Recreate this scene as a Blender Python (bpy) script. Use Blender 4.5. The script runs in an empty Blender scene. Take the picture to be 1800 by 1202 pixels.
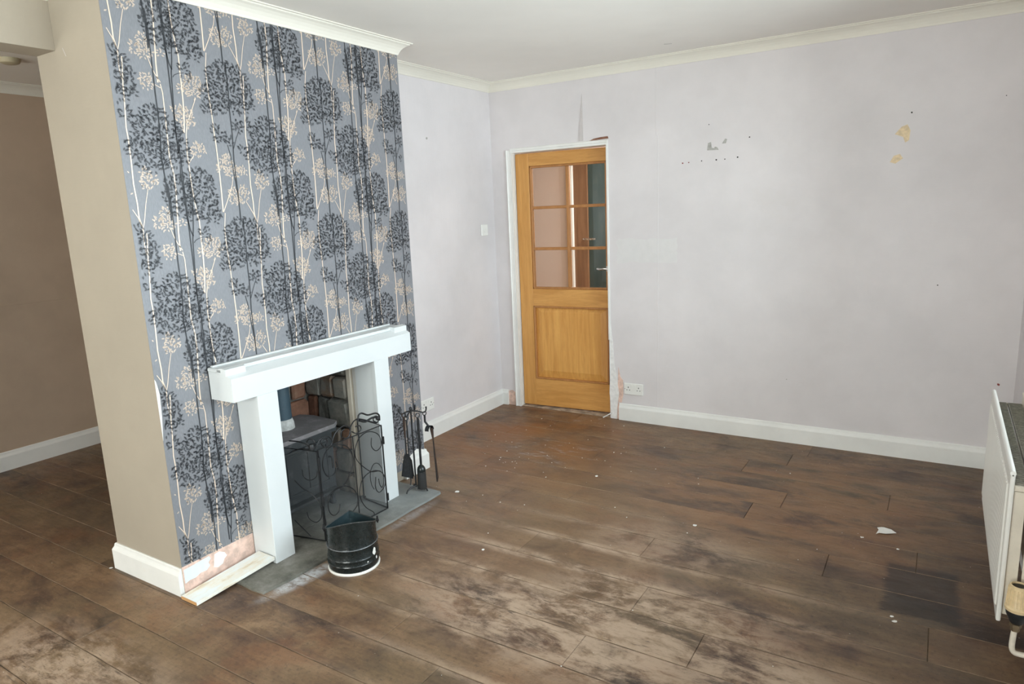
import bpy, bmesh, math, random
from mathutils import Vector, Matrix
random.seed(7)
scn = bpy.context.scene
col = scn.collection
# ------------------------------------------------------------------ camera
CAM = (2.6693, -1.4925, 1.5767); YAW, PITCH, ROLL, FPX = 0.5658, -0.1926, -0.0426, 1198.2
fw = Vector((-math.sin(YAW)*math.cos(PITCH), math.cos(YAW)*math.cos(PITCH), math.sin(PITCH)))
rt = Vector((math.cos(YAW), math.sin(YAW), 0)); up = rt.cross(fw)
r2 = rt*math.cos(ROLL)+up*math.sin(ROLL); u2 = -rt*math.sin(ROLL)+up*math.cos(ROLL)
cam_data = bpy.data.cameras.new('camera'); cam = bpy.data.objects.new('camera', cam_data); col.objects.link(cam)
M = Matrix((r2, u2, -fw)).transposed().to_4x4(); M.translation = Vector(CAM); cam.matrix_world = M
cam_data.sensor_width = 36; cam_data.lens = FPX/1800*36; cam_data.clip_start = .05
scn.camera = cam
# ------------------------------------------------------------------ world, daylight, exposure
w = bpy.data.worlds.new('world'); scn.world = w; w.use_nodes = True
bg = w.node_tree.nodes['Background']; bg.inputs[0].default_value = (.80, .90, 1, 1); bg.inputs[1].default_value = 1.0
def area(name, loc, rot, sx, sy, power, colr):
    l = bpy.data.lights.new(name, 'AREA'); l.shape = 'RECTANGLE'; l.size = sx; l.size_y = sy; l.energy = power; l.color = colr
    o = bpy.data.objects.new(name, l); col.objects.link(o); o.location = loc; o.rotation_euler = rot; return o
H90 = math.pi/2
SKYC = (.87, .935, 1.0)
# daylight standing in each window opening of the right wall; front wall and hall lamps are added fill
area('daylight_near_radiator', (3.30, 1.00, 1.45), (0, H90, 0), 1.45, 2.50, 62, SKYC)
area('daylight_beside_camera', (3.30, -2.05, 1.45), (0, H90, 0), 1.45, 2.0, 36, SKYC)
area('front_room_fill', (1.5, -3.85, 1.45), (H90, 0, 0), 2.0, 1.4, 80, (.98, .955, .92))  # fill light added behind the camera
area('far_room_fill', (-1.5, -3.85, 1.45), (H90, 0, 0), 1.4, 1.4, 42, (1.0, .92, .84))  # fill light added for the dim far room
area('hall_fill', (.9, 3.95, 2.3), (0, 0, 0), .8, .8, 30, (1.0, .93, .88))  # added fill to brighten the hall
scn.view_settings.view_transform = 'Standard'; scn.view_settings.look = 'None'
scn.view_settings.gamma = 1; scn.view_settings.exposure = 1.10; scn.view_settings.use_curve_mapping = False
scn.cycles.max_bounces = 10; scn.cycles.diffuse_bounces = 7; scn.cycles.transparent_max_bounces = 16
scn.cycles.sample_clamp_indirect = 6
# ------------------------------------------------------------------ measures
L, A, D, PW, HC = 1.6335, .337, 3.061, .51, 2.513      # breast length, alcove depth, back wall, party wall face, ceiling
RX = 3.06; FY = -3.6; LX = -2.557; BX = .361; ZB = 2.266
# ------------------------------------------------------------------ object helpers
def tag(o, label=None, cat=None, group=None, kind=None):
    if label: o['label'] = label
    if cat: o['category'] = cat
    if group: o['group'] = group
    if kind: o['kind'] = kind
    return o
def empty(name, loc, label, cat, group=None):
    o = bpy.data.objects.new(name, None); col.objects.link(o); o.location = loc; o.empty_display_size = .05
    return tag(o, label, cat, group)
def link(name, me, parent=None, loc=None, kind=None, label=None):
    o = bpy.data.objects.new(name, me); col.objects.link(o)
    if parent is not None:
        o.parent = parent; q = Vector((0, 0, 0)); p = parent
        while p is not None: q += p.location; p = p.parent
        o.location = (Vector(loc) if loc is not None else Vector((0, 0, 0))) - q
    elif loc is not None: o.location = loc
    if kind: o['kind'] = kind
    if label: o['label'] = label
    return o
class MB:
    """collects polygons in world coordinates"""
    def __init__(s): s.v = []; s.f = []; s.m = []; s.sm = []
    def add(s, vs, fs, mi=0, smooth=False):
        b = len(s.v); s.v += [tuple(v) for v in vs]
        for f in fs: s.f.append(tuple(i+b for i in f)); s.m.append(mi); s.sm.append(smooth)
        return s
    def box(s, x0, x1, y0, y1, z0, z1, bev=0, mi=0):
        if bev <= 0:
            vs = [(x, y, z) for x in (x0, x1) for y in (y0, y1) for z in (z0, z1)]
            s.add(vs, [(0, 1, 3, 2), (4, 6, 7, 5), (0, 4, 5, 1), (2, 3, 7, 6), (0, 2, 6, 4), (1, 5, 7, 3)], mi); return s
        bm = bmesh.new(); bmesh.ops.create_cube(bm, size=1)
        for v in bm.verts: v.co = Vector(((x0+x1)/2+v.co.x*(x1-x0), (y0+y1)/2+v.co.y*(y1-y0), (z0+z1)/2+v.co.z*(z1-z0)))
        bmesh.ops.bevel(bm, geom=list(bm.edges), offset=bev, segments=2 if bev > .003 else 1, affect='EDGES', profile=.5)
        bm.verts.index_update(); s.add([v.co.copy() for v in bm.verts], [[v.index for v in f.verts] for f in bm.faces], mi); bm.free(); return s
    def prism(s, poly, axis, a, b, mi=0, smooth=False):
        """poly: 2D points; axis: extrusion axis letter; the 2D points are the two other axes in xyz order"""
        def P(p, t): return {'x': (t, p[0], p[1]), 'y': (p[0], t, p[1]), 'z': (p[0], p[1], t)}[axis]
        n = len(poly); vs = [P(p, a) for p in poly]+[P(p, b) for p in poly]
        s.add(vs, [(i, (i+1) % n, (i+1) % n+n, i+n) for i in range(n)], mi, smooth)
        s.add(vs, [tuple(range(n))[::-1], tuple(range(n, 2*n))], mi); return s
    def tube(s, pts, r, n=8, mi=0, closed=False):
        pts = [Vector(p) for p in pts]; k = len(pts); rr = r if isinstance(r, (list, tuple)) else [r]*k
        vs = []; prev = None
        for i, p in enumerate(pts):
            if closed: t = pts[(i+1) % k]-pts[i-1]
            else: t = pts[min(i+1, k-1)]-pts[max(i-1, 0)]
            t.normalize()
            if prev is None:
                a = Vector((0, 0, 1)) if abs(t.z) < .9 else Vector((1, 0, 0)); u = t.cross(a).normalized()
            else:
                u = prev-t*prev.dot(t)
                u = u.normalized() if u.length > 1e-6 else t.orthogonal().normalized()
            prev = u; v = t.cross(u)
            for j in range(n):
                a = 2*math.pi*j/n; vs.append(p+(u*math.cos(a)+v*math.sin(a))*rr[i])
        fs = []
        for i in range(k if closed else k-1):
            for j in range(n):
                a0 = i*n+j; a1 = i*n+(j+1) % n; b0 = ((i+1) % k)*n+j; b1 = ((i+1) % k)*n+(j+1) % n
                fs.append((a0, a1, b1, b0))
        s.add(vs, fs, mi, True)
        if not closed: s.add(vs, [tuple(range(n))[::-1], tuple(range((k-1)*n, k*n))], mi)
        return s
    def lathe(s, prof, cx, cy, n=32, mi=0, cap=True, cz=0):
        vs = []; k = len(prof)
        for r, z in prof:
            for j in range(n):
                a = 2*math.pi*j/n; vs.append((cx+r*math.cos(a), cy+r*math.sin(a), cz+z))
        fs = [(i*n+j, i*n+(j+1) % n, (i+1)*n+(j+1) % n, (i+1)*n+j) for i in range(k-1) for j in range(n)]
        s.add(vs, fs, mi, True)
        if cap: s.add(vs, [tuple(range(n))[::-1], tuple(range((k-1)*n, k*n))], mi)
        return s
    def disc(s, c, nrm, r, n=10, th=.0008, mi=0, jit=0.0, rng=random):
        nrm = Vector(nrm).normalized(); u = nrm.orthogonal().normalized(); v = nrm.cross(u); c = Vector(c)
        ring = [(r*(1+rng.uniform(-jit, jit)), 2*math.pi*j/n) for j in range(n)]
        a = [c+(u*math.cos(t)+v*math.sin(t))*q+nrm*th for q, t in ring]; b = [c+(u*math.cos(t)+v*math.sin(t))*q*1.05 for q, t in ring]
        s.add(a+b, [tuple(range(n))]+[(j, j+n, (j+1) % n+n, (j+1) % n) for j in range(n)], mi); return s
    def build(s, name, mats, parent=None, kind=None, label=None):
        me = bpy.data.meshes.new(name); me.from_pydata(s.v, [], s.f)
        for m in (mats if isinstance(mats, (list, tuple)) else [mats]): me.materials.append(m)
        me.polygons.foreach_set('material_index', s.m); me.polygons.foreach_set('use_smooth', s.sm)
        bm = bmesh.new(); bm.from_mesh(me); bmesh.ops.remove_doubles(bm, verts=bm.verts, dist=1e-5) if len(s.v) < 20000 else None
        if len(s.v) < 20000: bmesh.ops.recalc_face_normals(bm, faces=bm.faces)
        bm.to_mesh(me); bm.free(); me.update()
        # rebase the mesh to its own centre so the origin lies in the object
        c = sum((Vector(v.co) for v in me.vertices), Vector())/max(1, len(me.vertices))
        if parent is None or kind == 'structure' or True:
            me.transform(Matrix.Translation(-c))
        if any(s.sm):
            try: me.set_sharp_from_angle(angle=math.radians(40))
            except Exception: pass
        return link(name, me, parent, c, kind, label)
def spline(pts, k=5):
    """Catmull-Rom through points"""
    P = [Vector(p) for p in pts]; out = []
    for i in range(len(P)-1):
        p0 = P[max(i-1, 0)]; p1 = P[i]; p2 = P[i+1]; p3 = P[min(i+2, len(P)-1)]
        for j in range(k):
            t = j/k; out.append(.5*((2*p1)+(-p0+p2)*t+(2*p0-5*p1+4*p2-p3)*t*t+(-p0+3*p1-3*p2+p3)*t**3))
    out.append(P[-1]); return out
# ------------------------------------------------------------------ material helpers
class NT:
    def __init__(s, name):
        s.mat = bpy.data.materials.new(name); s.mat.use_nodes = True; s.t = s.mat.node_tree; s.n = s.t.nodes
        s.b = s.n['Principled BSDF']; s._p = None
    def new(s, typ, **k):
        x = s.n.new(typ)
        for a, v in k.items(): setattr(x, a, v)
        return x
    def l(s, a, b): s.t.links.new(a, b)
    def val(s, sock, v):
        if isinstance(v, bpy.types.NodeSocket): s.l(v, sock)
        elif v is not None: sock.default_value = v
    def pos(s):
        if s._p is None: s._p = s.new('ShaderNodeNewGeometry').outputs['Position']
        return s._p
    def vm(s, op, a, b=None):
        x = s.new('ShaderNodeVectorMath', operation=op); s.val(x.inputs[0], a)
        if b is not None: s.val(x.inputs[1], b)
        return x.outputs['Value'] if op in ('LENGTH', 'DISTANCE', 'DOT_PRODUCT') else x.outputs['Vector']
    def m(s, op, a, b=0.0, c=0.0, clamp=False):
        x = s.new('ShaderNodeMath', operation=op, use_clamp=clamp); s.val(x.inputs[0], a); s.val(x.inputs[1], b); s.val(x.inputs[2], c); return x.outputs[0]
    def noise(s, vec, scale=5, detail=4, rough=.5, dist=0.0):
        x = s.new('ShaderNodeTexNoise'); s.val(x.inputs['Vector'], vec); x.inputs['Scale'].default_value = scale
        x.inputs['Detail'].default_value = detail; x.inputs['Roughness'].default_value = rough; x.inputs['Distortion'].default_value = dist
        return x.outputs['Fac']
    def ramp(s, fac, a, b, to0=0.0, to1=1.0, smooth=True):
        x = s.new('ShaderNodeMapRange', interpolation_type='SMOOTHSTEP' if smooth else 'LINEAR'); s.val(x.inputs['Value'], fac)
        x.inputs['From Min'].default_value = a; x.inputs['From Max'].default_value = b; x.inputs['To Min'].default_value = to0; x.inputs['To Max'].default_value = to1
        return x.outputs['Result']
    def mix(s, fac, a, b, mode='MIX'):
        x = s.new('ShaderNodeMix', data_type='RGBA', blend_type=mode); s.val(x.inputs[0], fac)
        s.val(x.inputs[6], (*a, 1) if isinstance(a, tuple) and len(a) == 3 else a); s.val(x.inputs[7], (*b, 1) if isinstance(b, tuple) and len(b) == 3 else b)
        return x.outputs[2]
    def cramp(s, fac, stops):
        x = s.new('ShaderNodeValToRGB'); s.val(x.inputs[0], fac); e = x.color_ramp.elements
        while len(e) < len(stops): e.new(.5)
        for i, (p, c) in enumerate(stops): e[i].position = p; e[i].color = (*c, 1)
        return x.outputs[0]
    def blob(s, cx, cy, rx, ry, ang=0.0, soft=(1.0, .3)):
        """1 inside an ellipse on the floor plan, falling to 0 outside"""
        v = s.vm('SUBTRACT', s.pos(), (cx, cy, 0))
        x = s.new('ShaderNodeVectorRotate', rotation_type='Z_AXIS'); s.l(v, x.inputs['Vector']); x.inputs['Angle'].default_value = -ang
        d = s.vm('LENGTH', s.vm('MULTIPLY', x.outputs[0], (1/rx, 1/ry, 0)))
        return s.ramp(d, soft[0], soft[1])
    def out(s, color, rough=.5, metal=0.0, spec=.5, bump=None, bs=.2, bd=.002):
        s.val(s.b.inputs['Base Color'], (*color, 1) if isinstance(color, tuple) and len(color) == 3 else color)
        s.val(s.b.inputs['Roughness'], rough); s.val(s.b.inputs['Metallic'], metal); s.val(s.b.inputs['Specular IOR Level'], spec)
        if bump is not None:
            x = s.new('ShaderNodeBump'); x.inputs['Strength'].default_value = bs; x.inputs['Distance'].default_value = bd
            s.l(bump, x.inputs['Height']); s.l(x.outputs[0], s.b.inputs['Normal'])
        return s.mat
def stretch(nt, v, sc): return nt.vm('MULTIPLY', v, sc)
def paint(name, c, var=.06, scale=3, rough=.6, spec=.35, fine=700, bs=.12, dirt=None, dirt_amt=.25):
    n = NT(name); a = n.noise(n.pos(), scale, 5, .6)
    f = n.ramp(a, .3, .7, 1-var, 1+var); x = n.new('ShaderNodeVectorMath', operation='SCALE'); x.inputs[0].default_value = c; n.l(f, x.inputs['Scale'])
    colr = x.outputs[0]
    if dirt: colr = n.mix(n.ramp(n.noise(n.pos(), scale*4, 6, .75), .56, .8, 0, dirt_amt), colr, dirt)
    return n.out(colr, rough, 0, spec, n.noise(n.pos(), fine, 2, .5), bs, .001)
def linen(name, c, dirtc, var=.05, bs=.25):
    """painted textured wallpaper: fine vertical and horizontal threads, soft blotches"""
    n = NT(name); p = n.pos()
    a = n.noise(stretch(n, p, (1, 1, .12)), 60, 2, .5); b = n.noise(stretch(n, p, (.12, .12, 1)), 120, 2, .5)
    big = n.noise(p, 1.3, 4, .55); med = n.noise(p, 7, 5, .6)
    f = n.m('ADD', n.ramp(big, .3, .7, 1-var, 1+var), n.ramp(med, .3, .7, -var*.35, var*.35))
    x = n.new('ShaderNodeVectorMath', operation='SCALE'); x.inputs[0].default_value = c; n.l(f, x.inputs['Scale'])
    colr = n.mix(n.ramp(n.noise(p, 2.1, 6, .7), .58, .8, 0, .35), x.outputs[0], dirtc)
    return n.out(colr, .62, 0, .3, n.m('ADD', a, b), bs, .0012)
MAT = {}
MAT['wall'] = linen('lilac_grey_wall_paint', (.70, .668, .678), (.64, .605, .58))
MAT['wall_beige'] = linen('beige_wall_paint', (.385, .335, .268), (.34, .29, .25), .04)
MAT['wall_far'] = linen('far_room_beige_paint', (.50, .385, .29), (.40, .31, .25), .08)
MAT['hall_wall'] = linen('hall_wall_paint', (.66, .55, .47), (.6, .5, .43), .03)
MAT['ceiling'] = paint('ceiling_paint', (.86, .83, .78), .03, 1.2, .7, .2, 90, .15)
MAT['cornice'] = paint('cornice_paint', (.78, .75, .67), .02, 2, .5, .3)
MAT['trim'] = paint('white_gloss_trim', (.80, .80, .775), .04, 5, .38, .45, 200, .08, (.62, .52, .40), .22)
MAT['white'] = paint('white_gloss_surround', (.70, .735, .745), .02, 4, .3, .5, 150, .06, (.78, .74, .66), .1)
MAT['plastic'] = paint('white_plastic', (.82, .82, .79), .01, 5, .3, .5, 50, .01)
MAT['dark_hole'] = paint('dark_hole', (.015, .013, .012), .1, 5, .8)
MAT['red_plug'] = paint('red_wall_plug', (.22, .05, .04), .1, 5, .6)
MAT['smudge'] = paint('grey_smudge', (.40, .39, .37), .15, 60, .8)
MAT['tan_patch'] = paint('bared_tan_plaster', (.74, .60, .40), .12, 60, .8)
MAT['fresh_paint'] = paint('fresh_white_wall_paint', (.70, .685, .685), .02, 20, .6)
MAT['plaster_pink'] = paint('bare_pink_plaster', (.72, .52, .44), .2, 25, .85, .2, 300, .4, (.82, .80, .80), .9)
MAT['plaster_white'] = paint('bare_white_plaster', (.80, .79, .78), .08, 40, .8, .2, 300, .4, (.62, .45, .33), .35)
MAT['torn_paper'] = paint('torn_paper', (.82, .80, .77), .05, 30, .8)
MAT['flap'] = paint('peeling_paper_flap', (.52, .48, .47), .04, 20, .7)
MAT['white_wash'] = paint('blueish_white_paint', (.72, .80, .84), .04, 20, .5)
def metal(name, c, rough=.45, met=.6, dust=None, amt=.3, sc=60):
    n = NT(name); cc = c
    a = n.noise(n.pos(), sc, 6, .7); colr = n.mix(n.ramp(a, .5, .75, 0, amt), c, dust or tuple(x*1.8 for x in c))
    return n.out(colr, n.ramp(a, .3, .7, rough-.08, rough+.12), met, .5, a, .1, .001)
MAT['iron'] = metal('black_wrought_iron', (.018, .019, .021), .42, .35, (.10, .10, .10), .35)
MAT['enamel'] = metal('black_enamel', (.008, .0125, .013), .26, .0, (.03, .035, .03), .22, 60)
MAT['enamel_in'] = metal('bucket_inside', (.03, .055, .065), .5, .3, (.10, .12, .12), .5)
MAT['stove'] = metal('dusty_cast_iron', (.055, .062, .066), .6, .3, (.20, .20, .20), .6, 18)
MAT['stove_top'] = metal('dusty_stove_top', (.20, .19, .195), .75, .0, (.42, .38, .40), .8, 9)
MAT['flue'] = metal('blue_grey_flue', (.05, .085, .11), .5, .2, (.12, .15, .17), .4)
MAT['cement'] = paint('flue_cement', (.5, .5, .48), .2, 40, .9)
MAT['chrome'] = metal('satin_chrome', (.75, .74, .72), .22, 1.0, (.8, .8, .8), .2)
MAT['brass'] = metal('tarnished_brass', (.25, .19, .12), .5, .8, (.3, .28, .25), .5)
MAT['bristle'] = metal('black_bristle', (.02, .02, .02), .7, 0, (.06, .06, .06), .5, 300)
MAT['rust'] = metal('rusty_iron', (.05, .03, .022), .6, .3, (.16, .07, .04), .5)
MAT['knob_tan'] = paint('yellowed_knob', (.72, .56, .33), .08, 60, .4, .5, 100, .1, (.40, .28, .15), .4)
MAT['pipe'] = paint('painted_pipe', (.74, .68, .58), .08, 50, .45, .5, 100, .1, (.45, .32, .2), .5)
MAT['rad'] = paint('white_radiator_enamel', (.80, .79, .75), .02, 4, .32, .5, 100, .04, (.62, .55, .42), .15)
MAT['rad_back'] = paint('aged_radiator_enamel', (.70, .64, .54), .06, 14, .45, .4, 100, .1, (.42, .32, .2), .5)
MAT['grille'] = paint('dusty_radiator_grille', (.25, .235, .20), .2, 60, .8, .2, 300, .4, (.5, .47, .4), .5)
n = NT('stone_hearth'); a = n.noise(n.pos(), 8, 8, .65); b = n.noise(n.pos(), 90, 5, .7)
c = n.cramp(a, [(.3, (.08, .08, .068)), (.5, (.17, .165, .14)), (.72, (.30, .29, .265))]); c = n.mix(n.ramp(b, .58, .75, 0, .5), c, (.42, .42, .40))
dn = n.ramp(n.new('ShaderNodeSeparateXYZ').outputs[1], 0, 1); sp = [x for x in n.n if x.bl_idname == 'ShaderNodeSeparateXYZ'][0]; n.l(n.pos(), sp.inputs[0])
c = n.mix(n.m('MULTIPLY', n.ramp(sp.outputs[1], .55, 1.2), .45), c, (.36, .40, .42))
MAT['hearth'] = n.out(c, .75, 0, .3, n.m('ADD', a, b), .5, .004)
def stone(name, stops, sc=14):
    n = NT(name); oi = n.new('ShaderNodeObjectInfo'); off = n.vm('ADD', n.pos(), oi.outputs['Random'])
    a = n.noise(off, sc, 8, .7); f = n.m('ADD', n.m('MULTIPLY', oi.outputs['Random'], .35), n.m('MULTIPLY', a, .75))
    return n.out(n.cramp(f, stops), .9, 0, .2, n.noise(n.pos(), 70, 6, .7), .7, .006)
MAT['stone'] = stone('fireback_stone', [(.25, (.10, .10, .095)), (.45, (.20, .20, .18)), (.62, (.32, .30, .26)), (.8, (.30, .20, .14))])
MAT['brick'] = stone('fireback_brick', [(.25, (.12, .06, .04)), (.5, (.26, .13, .085)), (.8, (.36, .24, .17))])
MAT['mortar'] = paint('sooty_mortar', (.14, .13, .115), .3, 20, .95, .1, 200, .6)
# oak of the door: grain along one axis
def wood(name, c0, c1, axis, rough=.42):
    n = NT(name); oi = n.new('ShaderNodeObjectInfo'); sc = {'z': (1, 1, .06), 'x': (.06, 1, 1)}[axis]
    p = stretch(n, n.vm('ADD', n.pos(), n.m('MULTIPLY', oi.outputs['Random'], 3.0)), sc)
    a = n.noise(p, 26, 6, .62, .6); b = n.noise(p, 160, 4, .6)
    c = n.mix(n.ramp(a, .3, .72), c0, c1); c = n.mix(n.ramp(b, .5, .75, 0, .35), c, tuple(x*.6 for x in c0))
    return n.out(c, rough, 0, .45, b, .15, .0008)
MAT['oak_v'] = wood('oak_vertical', (.53, .25, .062), (.66, .34, .10), 'z')
MAT['oak_h'] = wood('oak_horizontal', (.53, .25, .062), (.66, .34, .10), 'x')
MAT['oak_bead'] = wood('oak_beading', (.36, .155, .045), (.46, .21, .07), 'z')
MAT['oak_panel'] = wood('oak_panel_veneer', (.58, .27, .062), (.72, .38, .105), 'z')
MAT['brown_wood'] = wood('brown_door_wood', (.16, .075, .035), (.25, .13, .065), 'z')
MAT['raw_wood'] = wood('raw_board_end', (.50, .26, .10), (.62, .36, .16), 'x', .7)
n = NT('clear_glass'); n.b.inputs['Base Color'].default_value = (.9, .95, .95, 1); n.b.inputs['Roughness'].default_value = .03
tr = n.new('ShaderNodeBsdfTransparent'); tr.inputs[0].default_value = (.93, .96, .95, 1); gl = n.new('ShaderNodeBsdfGlossy'); gl.inputs['Roughness'].default_value = .02
ms = n.new('ShaderNodeMixShader'); fr = n.new('ShaderNodeFresnel'); fr.inputs[0].default_value = 1.5
n.l(fr.outputs[0], ms.inputs[0]); n.l(tr.outputs[0], ms.inputs[1]); n.l(gl.outputs[0], ms.inputs[2]); n.l(ms.outputs[0], n.n['Material Output'].inputs[0]); MAT['glass'] = n.mat
n = NT('fine_wire_mesh'); tr = n.new('ShaderNodeBsdfTransparent'); df = n.new('ShaderNodeBsdfDiffuse'); df.inputs[0].default_value = (.09, .095, .10, 1)
ms = n.new('ShaderNodeMixShader'); ms.inputs[0].default_value = .24
n.l(tr.outputs[0], ms.inputs[1]); n.l(df.outputs[0], ms.inputs[2]); n.l(ms.outputs[0], n.n['Material Output'].inputs[0]); MAT['wire'] = n.mat
# wallpaper: satin grey ground, black print, champagne metallic print
n = NT('wallpaper_ground'); f = n.ramp(n.noise(stretch(n, n.pos(), (1, 1, .2)), 300, 2), .3, .7, .93, 1.07)
x = n.new('ShaderNodeVectorMath', operation='SCALE'); x.inputs[0].default_value = (.225, .232, .252); n.l(f, x.inputs['Scale'])
MAT['wp_ground'] = n.out(x.outputs[0], .48, .15, .6, n.noise(n.pos(), 900, 1), .05, .0005)
n = NT('wallpaper_black_print'); MAT['wp_dark'] = n.out((.032, .035, .041), .45, .0, .45)
n = NT('wallpaper_champagne_print'); MAT['wp_light'] = n.out((.86, .70, .57), .5, .35, .4)
# floorboards
n = NT('worn_stained_boards'); P = n.pos(); oi = n.new('ShaderNodeObjectInfo'); R = oi.outputs['Random']
off = n.new('ShaderNodeCombineXYZ'); n.l(n.m('MULTIPLY', R, 7.0), off.inputs[0]); n.l(n.m('MULTIPLY', R, 3.0), off.inputs[2])
Pp = n.vm('ADD', P, off.outputs[0])
g1 = n.noise(stretch(n, Pp, (.6, 1.3, 1)), 3.6, 9, .68, .5)            # cloudy blotches
g2 = n.noise(stretch(n, Pp, (.10, 1, 1)), 70, 6, .7)                    # fine grain
g3 = n.noise(stretch(n, P, (.7, 1.0, 1)), 1.9, 5, .6, .4)               # broad stains crossing boards
g4 = n.noise(stretch(n, P, (.55, 1.3, 1)), 15, 8, .76, .4)              # mottled wear
g5 = n.noise(stretch(n, P, (.25, 2.0, 1)), 34, 7, .78, 1.2)             # scratches
g6 = n.noise(P, 55, 6, .8)                                              # grime speckle
g7 = n.noise(stretch(n, P, (.8, 1.0, 1)), 4.5, 7, .7, .6)
oc = n.new('ShaderNodeTexCoord').outputs['Object']; so = n.new('ShaderNodeSeparateXYZ'); n.l(oc, so.inputs[0]); edge = n.ramp(n.m('ABSOLUTE', so.outputs[1]), .045, .098)
base = n.cramp(n.m('ADD', n.m('MULTIPLY', g1, .50), n.m('ADD', n.m('MULTIPLY', g7, .44), n.m('MULTIPLY', R, .06))),
               [(.39, (.048, .032, .024)), (.455, (.115, .068, .044)), (.525, (.195, .118, .066)), (.62, (.31, .20, .115))])
base = n.mix(n.ramp(g3, .42, .60, 0, .40), base, (.215, .160, .088))
base = n.mix(n.m('MULTIPLY', n.ramp(n.noise(stretch(n, P, (.7, 1, 1)), 3.1, 5, .6), .52, .66), .38), base, (.235, .092, .040))
base = n.mix(n.ramp(g2, .42, .72, 0, .32), base, (.055, .036, .027))
base = n.mix(n.ramp(g6, .50, .66, 0, .55), base, (.050, .036, .030))
g8 = n.noise(stretch(n, P, (.35, 1.6, 1)), 90, 5, .8, .8); base = n.mix(n.ramp(g8, .56, .70, 0, .45), base, (.36, .25, .165))
base = n.mix(n.m('MULTIPLY', n.ramp(R, .25, .8), .14), base, (.17, .080, .042))
# bright orange-brown varnish left by the door
door = n.m('MULTIPLY', n.blob(.35, 2.35, 1.0, .95), n.ramp(g3, .36, .58)); base = n.mix(n.m('MULTIPLY', door, .75), base, (.27, .105, .030))
near = n.blob(1.0, 1.6, 1.5, 1.5, 0, (1.0, .2)); base = n.mix(n.m('MULTIPLY', near, .38), base, (.24, .145, .085))
rgt = n.m('MULTIPLY', n.blob(2.1, 2.15, 1.1, .9, 0, (1.0, .3)), n.ramp(g1, .40, .56)); base = n.mix(n.m('MULTIPLY', rgt, .6), base, (.285, .150, .070))
# pale, walked-bare band through the middle
wear = n.m('MAXIMUM', n.blob(1.85, .75, .75, .42, -.1), n.m('MAXIMUM', n.blob(1.55, .55, 1.0, .36, 0), n.m('MAXIMUM', n.blob(2.25, .62, .5, .24, 0), n.m('MULTIPLY', n.blob(.15, -.55, .9, .32, .0), .8))))
wear = n.m('MAXIMUM', wear, n.m('MULTIPLY', n.blob(1.7, 1.35, .55, .3, 0), .55))
wear = n.m('MAXIMUM', wear, n.m('MULTIPLY', n.blob(-.7, .35, .5, .3, 0), .45))
wm = n.m('MULTIPLY', wear, n.ramp(n.m('ADD', n.m('MULTIPLY', g4, .55), n.m('MULTIPLY', g7, .45)), .41, .57))
wide = n.blob(1.6, .75, 1.4, 1.15, 0, (1.0, .3)); wm = n.m('MAXIMUM', wm, n.m('MULTIPLY', n.m('MULTIPLY', wide, edge), n.ramp(n.m('ADD', n.m('MULTIPLY', g4, .5), n.m('MULTIPLY', g7, .5)), .40, .60)))
base = n.mix(n.m('MULTIPLY', wm, .85), base, (.50, .375, .275))
base = n.mix(n.m('MULTIPLY', n.m('MULTIPLY', wear, n.ramp(g5, .55, .66)), .8), base, (.075, .055, .045))
# shade below the window painted into the boards; far room boards darker too
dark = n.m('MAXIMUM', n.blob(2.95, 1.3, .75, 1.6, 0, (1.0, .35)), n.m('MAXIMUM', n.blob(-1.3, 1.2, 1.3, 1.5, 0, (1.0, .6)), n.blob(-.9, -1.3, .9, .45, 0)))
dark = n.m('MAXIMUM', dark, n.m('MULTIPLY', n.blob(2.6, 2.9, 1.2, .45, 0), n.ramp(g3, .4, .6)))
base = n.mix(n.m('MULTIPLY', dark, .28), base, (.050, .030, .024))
# rectangular black stain under where something stood, next to the radiator
sx = n.new('ShaderNodeSeparateXYZ'); n.l(P, sx.inputs[0]); jx = n.m('ADD', sx.outputs[0], n.m('MULTIPLY', n.m('SUBTRACT', g4, .5), .10)); jy = n.m('ADD', sx.outputs[1], n.m('MULTIPLY', n.m('SUBTRACT', g4, .5), .10))
rx_ = n.m('MULTIPLY', n.ramp(jx, 2.545, 2.575), n.ramp(jx, 2.83, 2.80)); ry_ = n.m('MULTIPLY', n.ramp(jy, 1.24, 1.27), n.ramp(jy, 1.68, 1.64))
base = n.mix(n.m('MULTIPLY', n.m('MULTIPLY', rx_, ry_), .74), base, (.020, .017, .017))
# plaster dust along the hearth edge and soft floor sheen painted in as haze by the door
dust = n.m('MULTIPLY', n.m('MAXIMUM', n.blob(.352, .34, .055, .24, -.12, (1.2, .3)), n.m('MULTIPLY', n.blob(.375, 1.05, .045, .26, 0, (1.1, .2)), .45)), n.ramp(n.m('ADD', n.m('MULTIPLY', g4, .6), n.m('MULTIPLY', g6, .4)), .38, .56))
base = n.mix(n.m('MULTIPLY', dust, .78), base, (.60, .62, .64))
haze = n.m('MULTIPLY', n.m('MAXIMUM', n.blob(.55, 2.25, .5, .4), n.blob(.45, 2.95, .45, .18)), n.ramp(g4, .52, .66)); base = n.mix(n.m('MULTIPLY', haze, .45), base, (.50, .47, .46))
speck = n.ramp(n.noise(P, 75, 1, .4), .80, .82); base = n.mix(n.m('MULTIPLY', speck, .8), base, (.72, .69, .64))
rough = n.m('ADD', n.ramp(g4, .3, .7, .40, .58), n.m('MULTIPLY', wm, .2))
MAT['boards'] = n.out(base, rough, 0, .45, n.m('ADD', n.m('MULTIPLY', g2, .6), n.m('MULTIPLY', g5, .4)), .25, .0015)
MAT['board_edge'] = paint('scuffed_board_edge', (.215, .150, .100), .5, 7, .6, .3, 200, .1, (.06, .04, .03), .9)
MAT['joint'] = paint('dusty_joint', (.38, .30, .225), .4, 14, .9)
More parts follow.
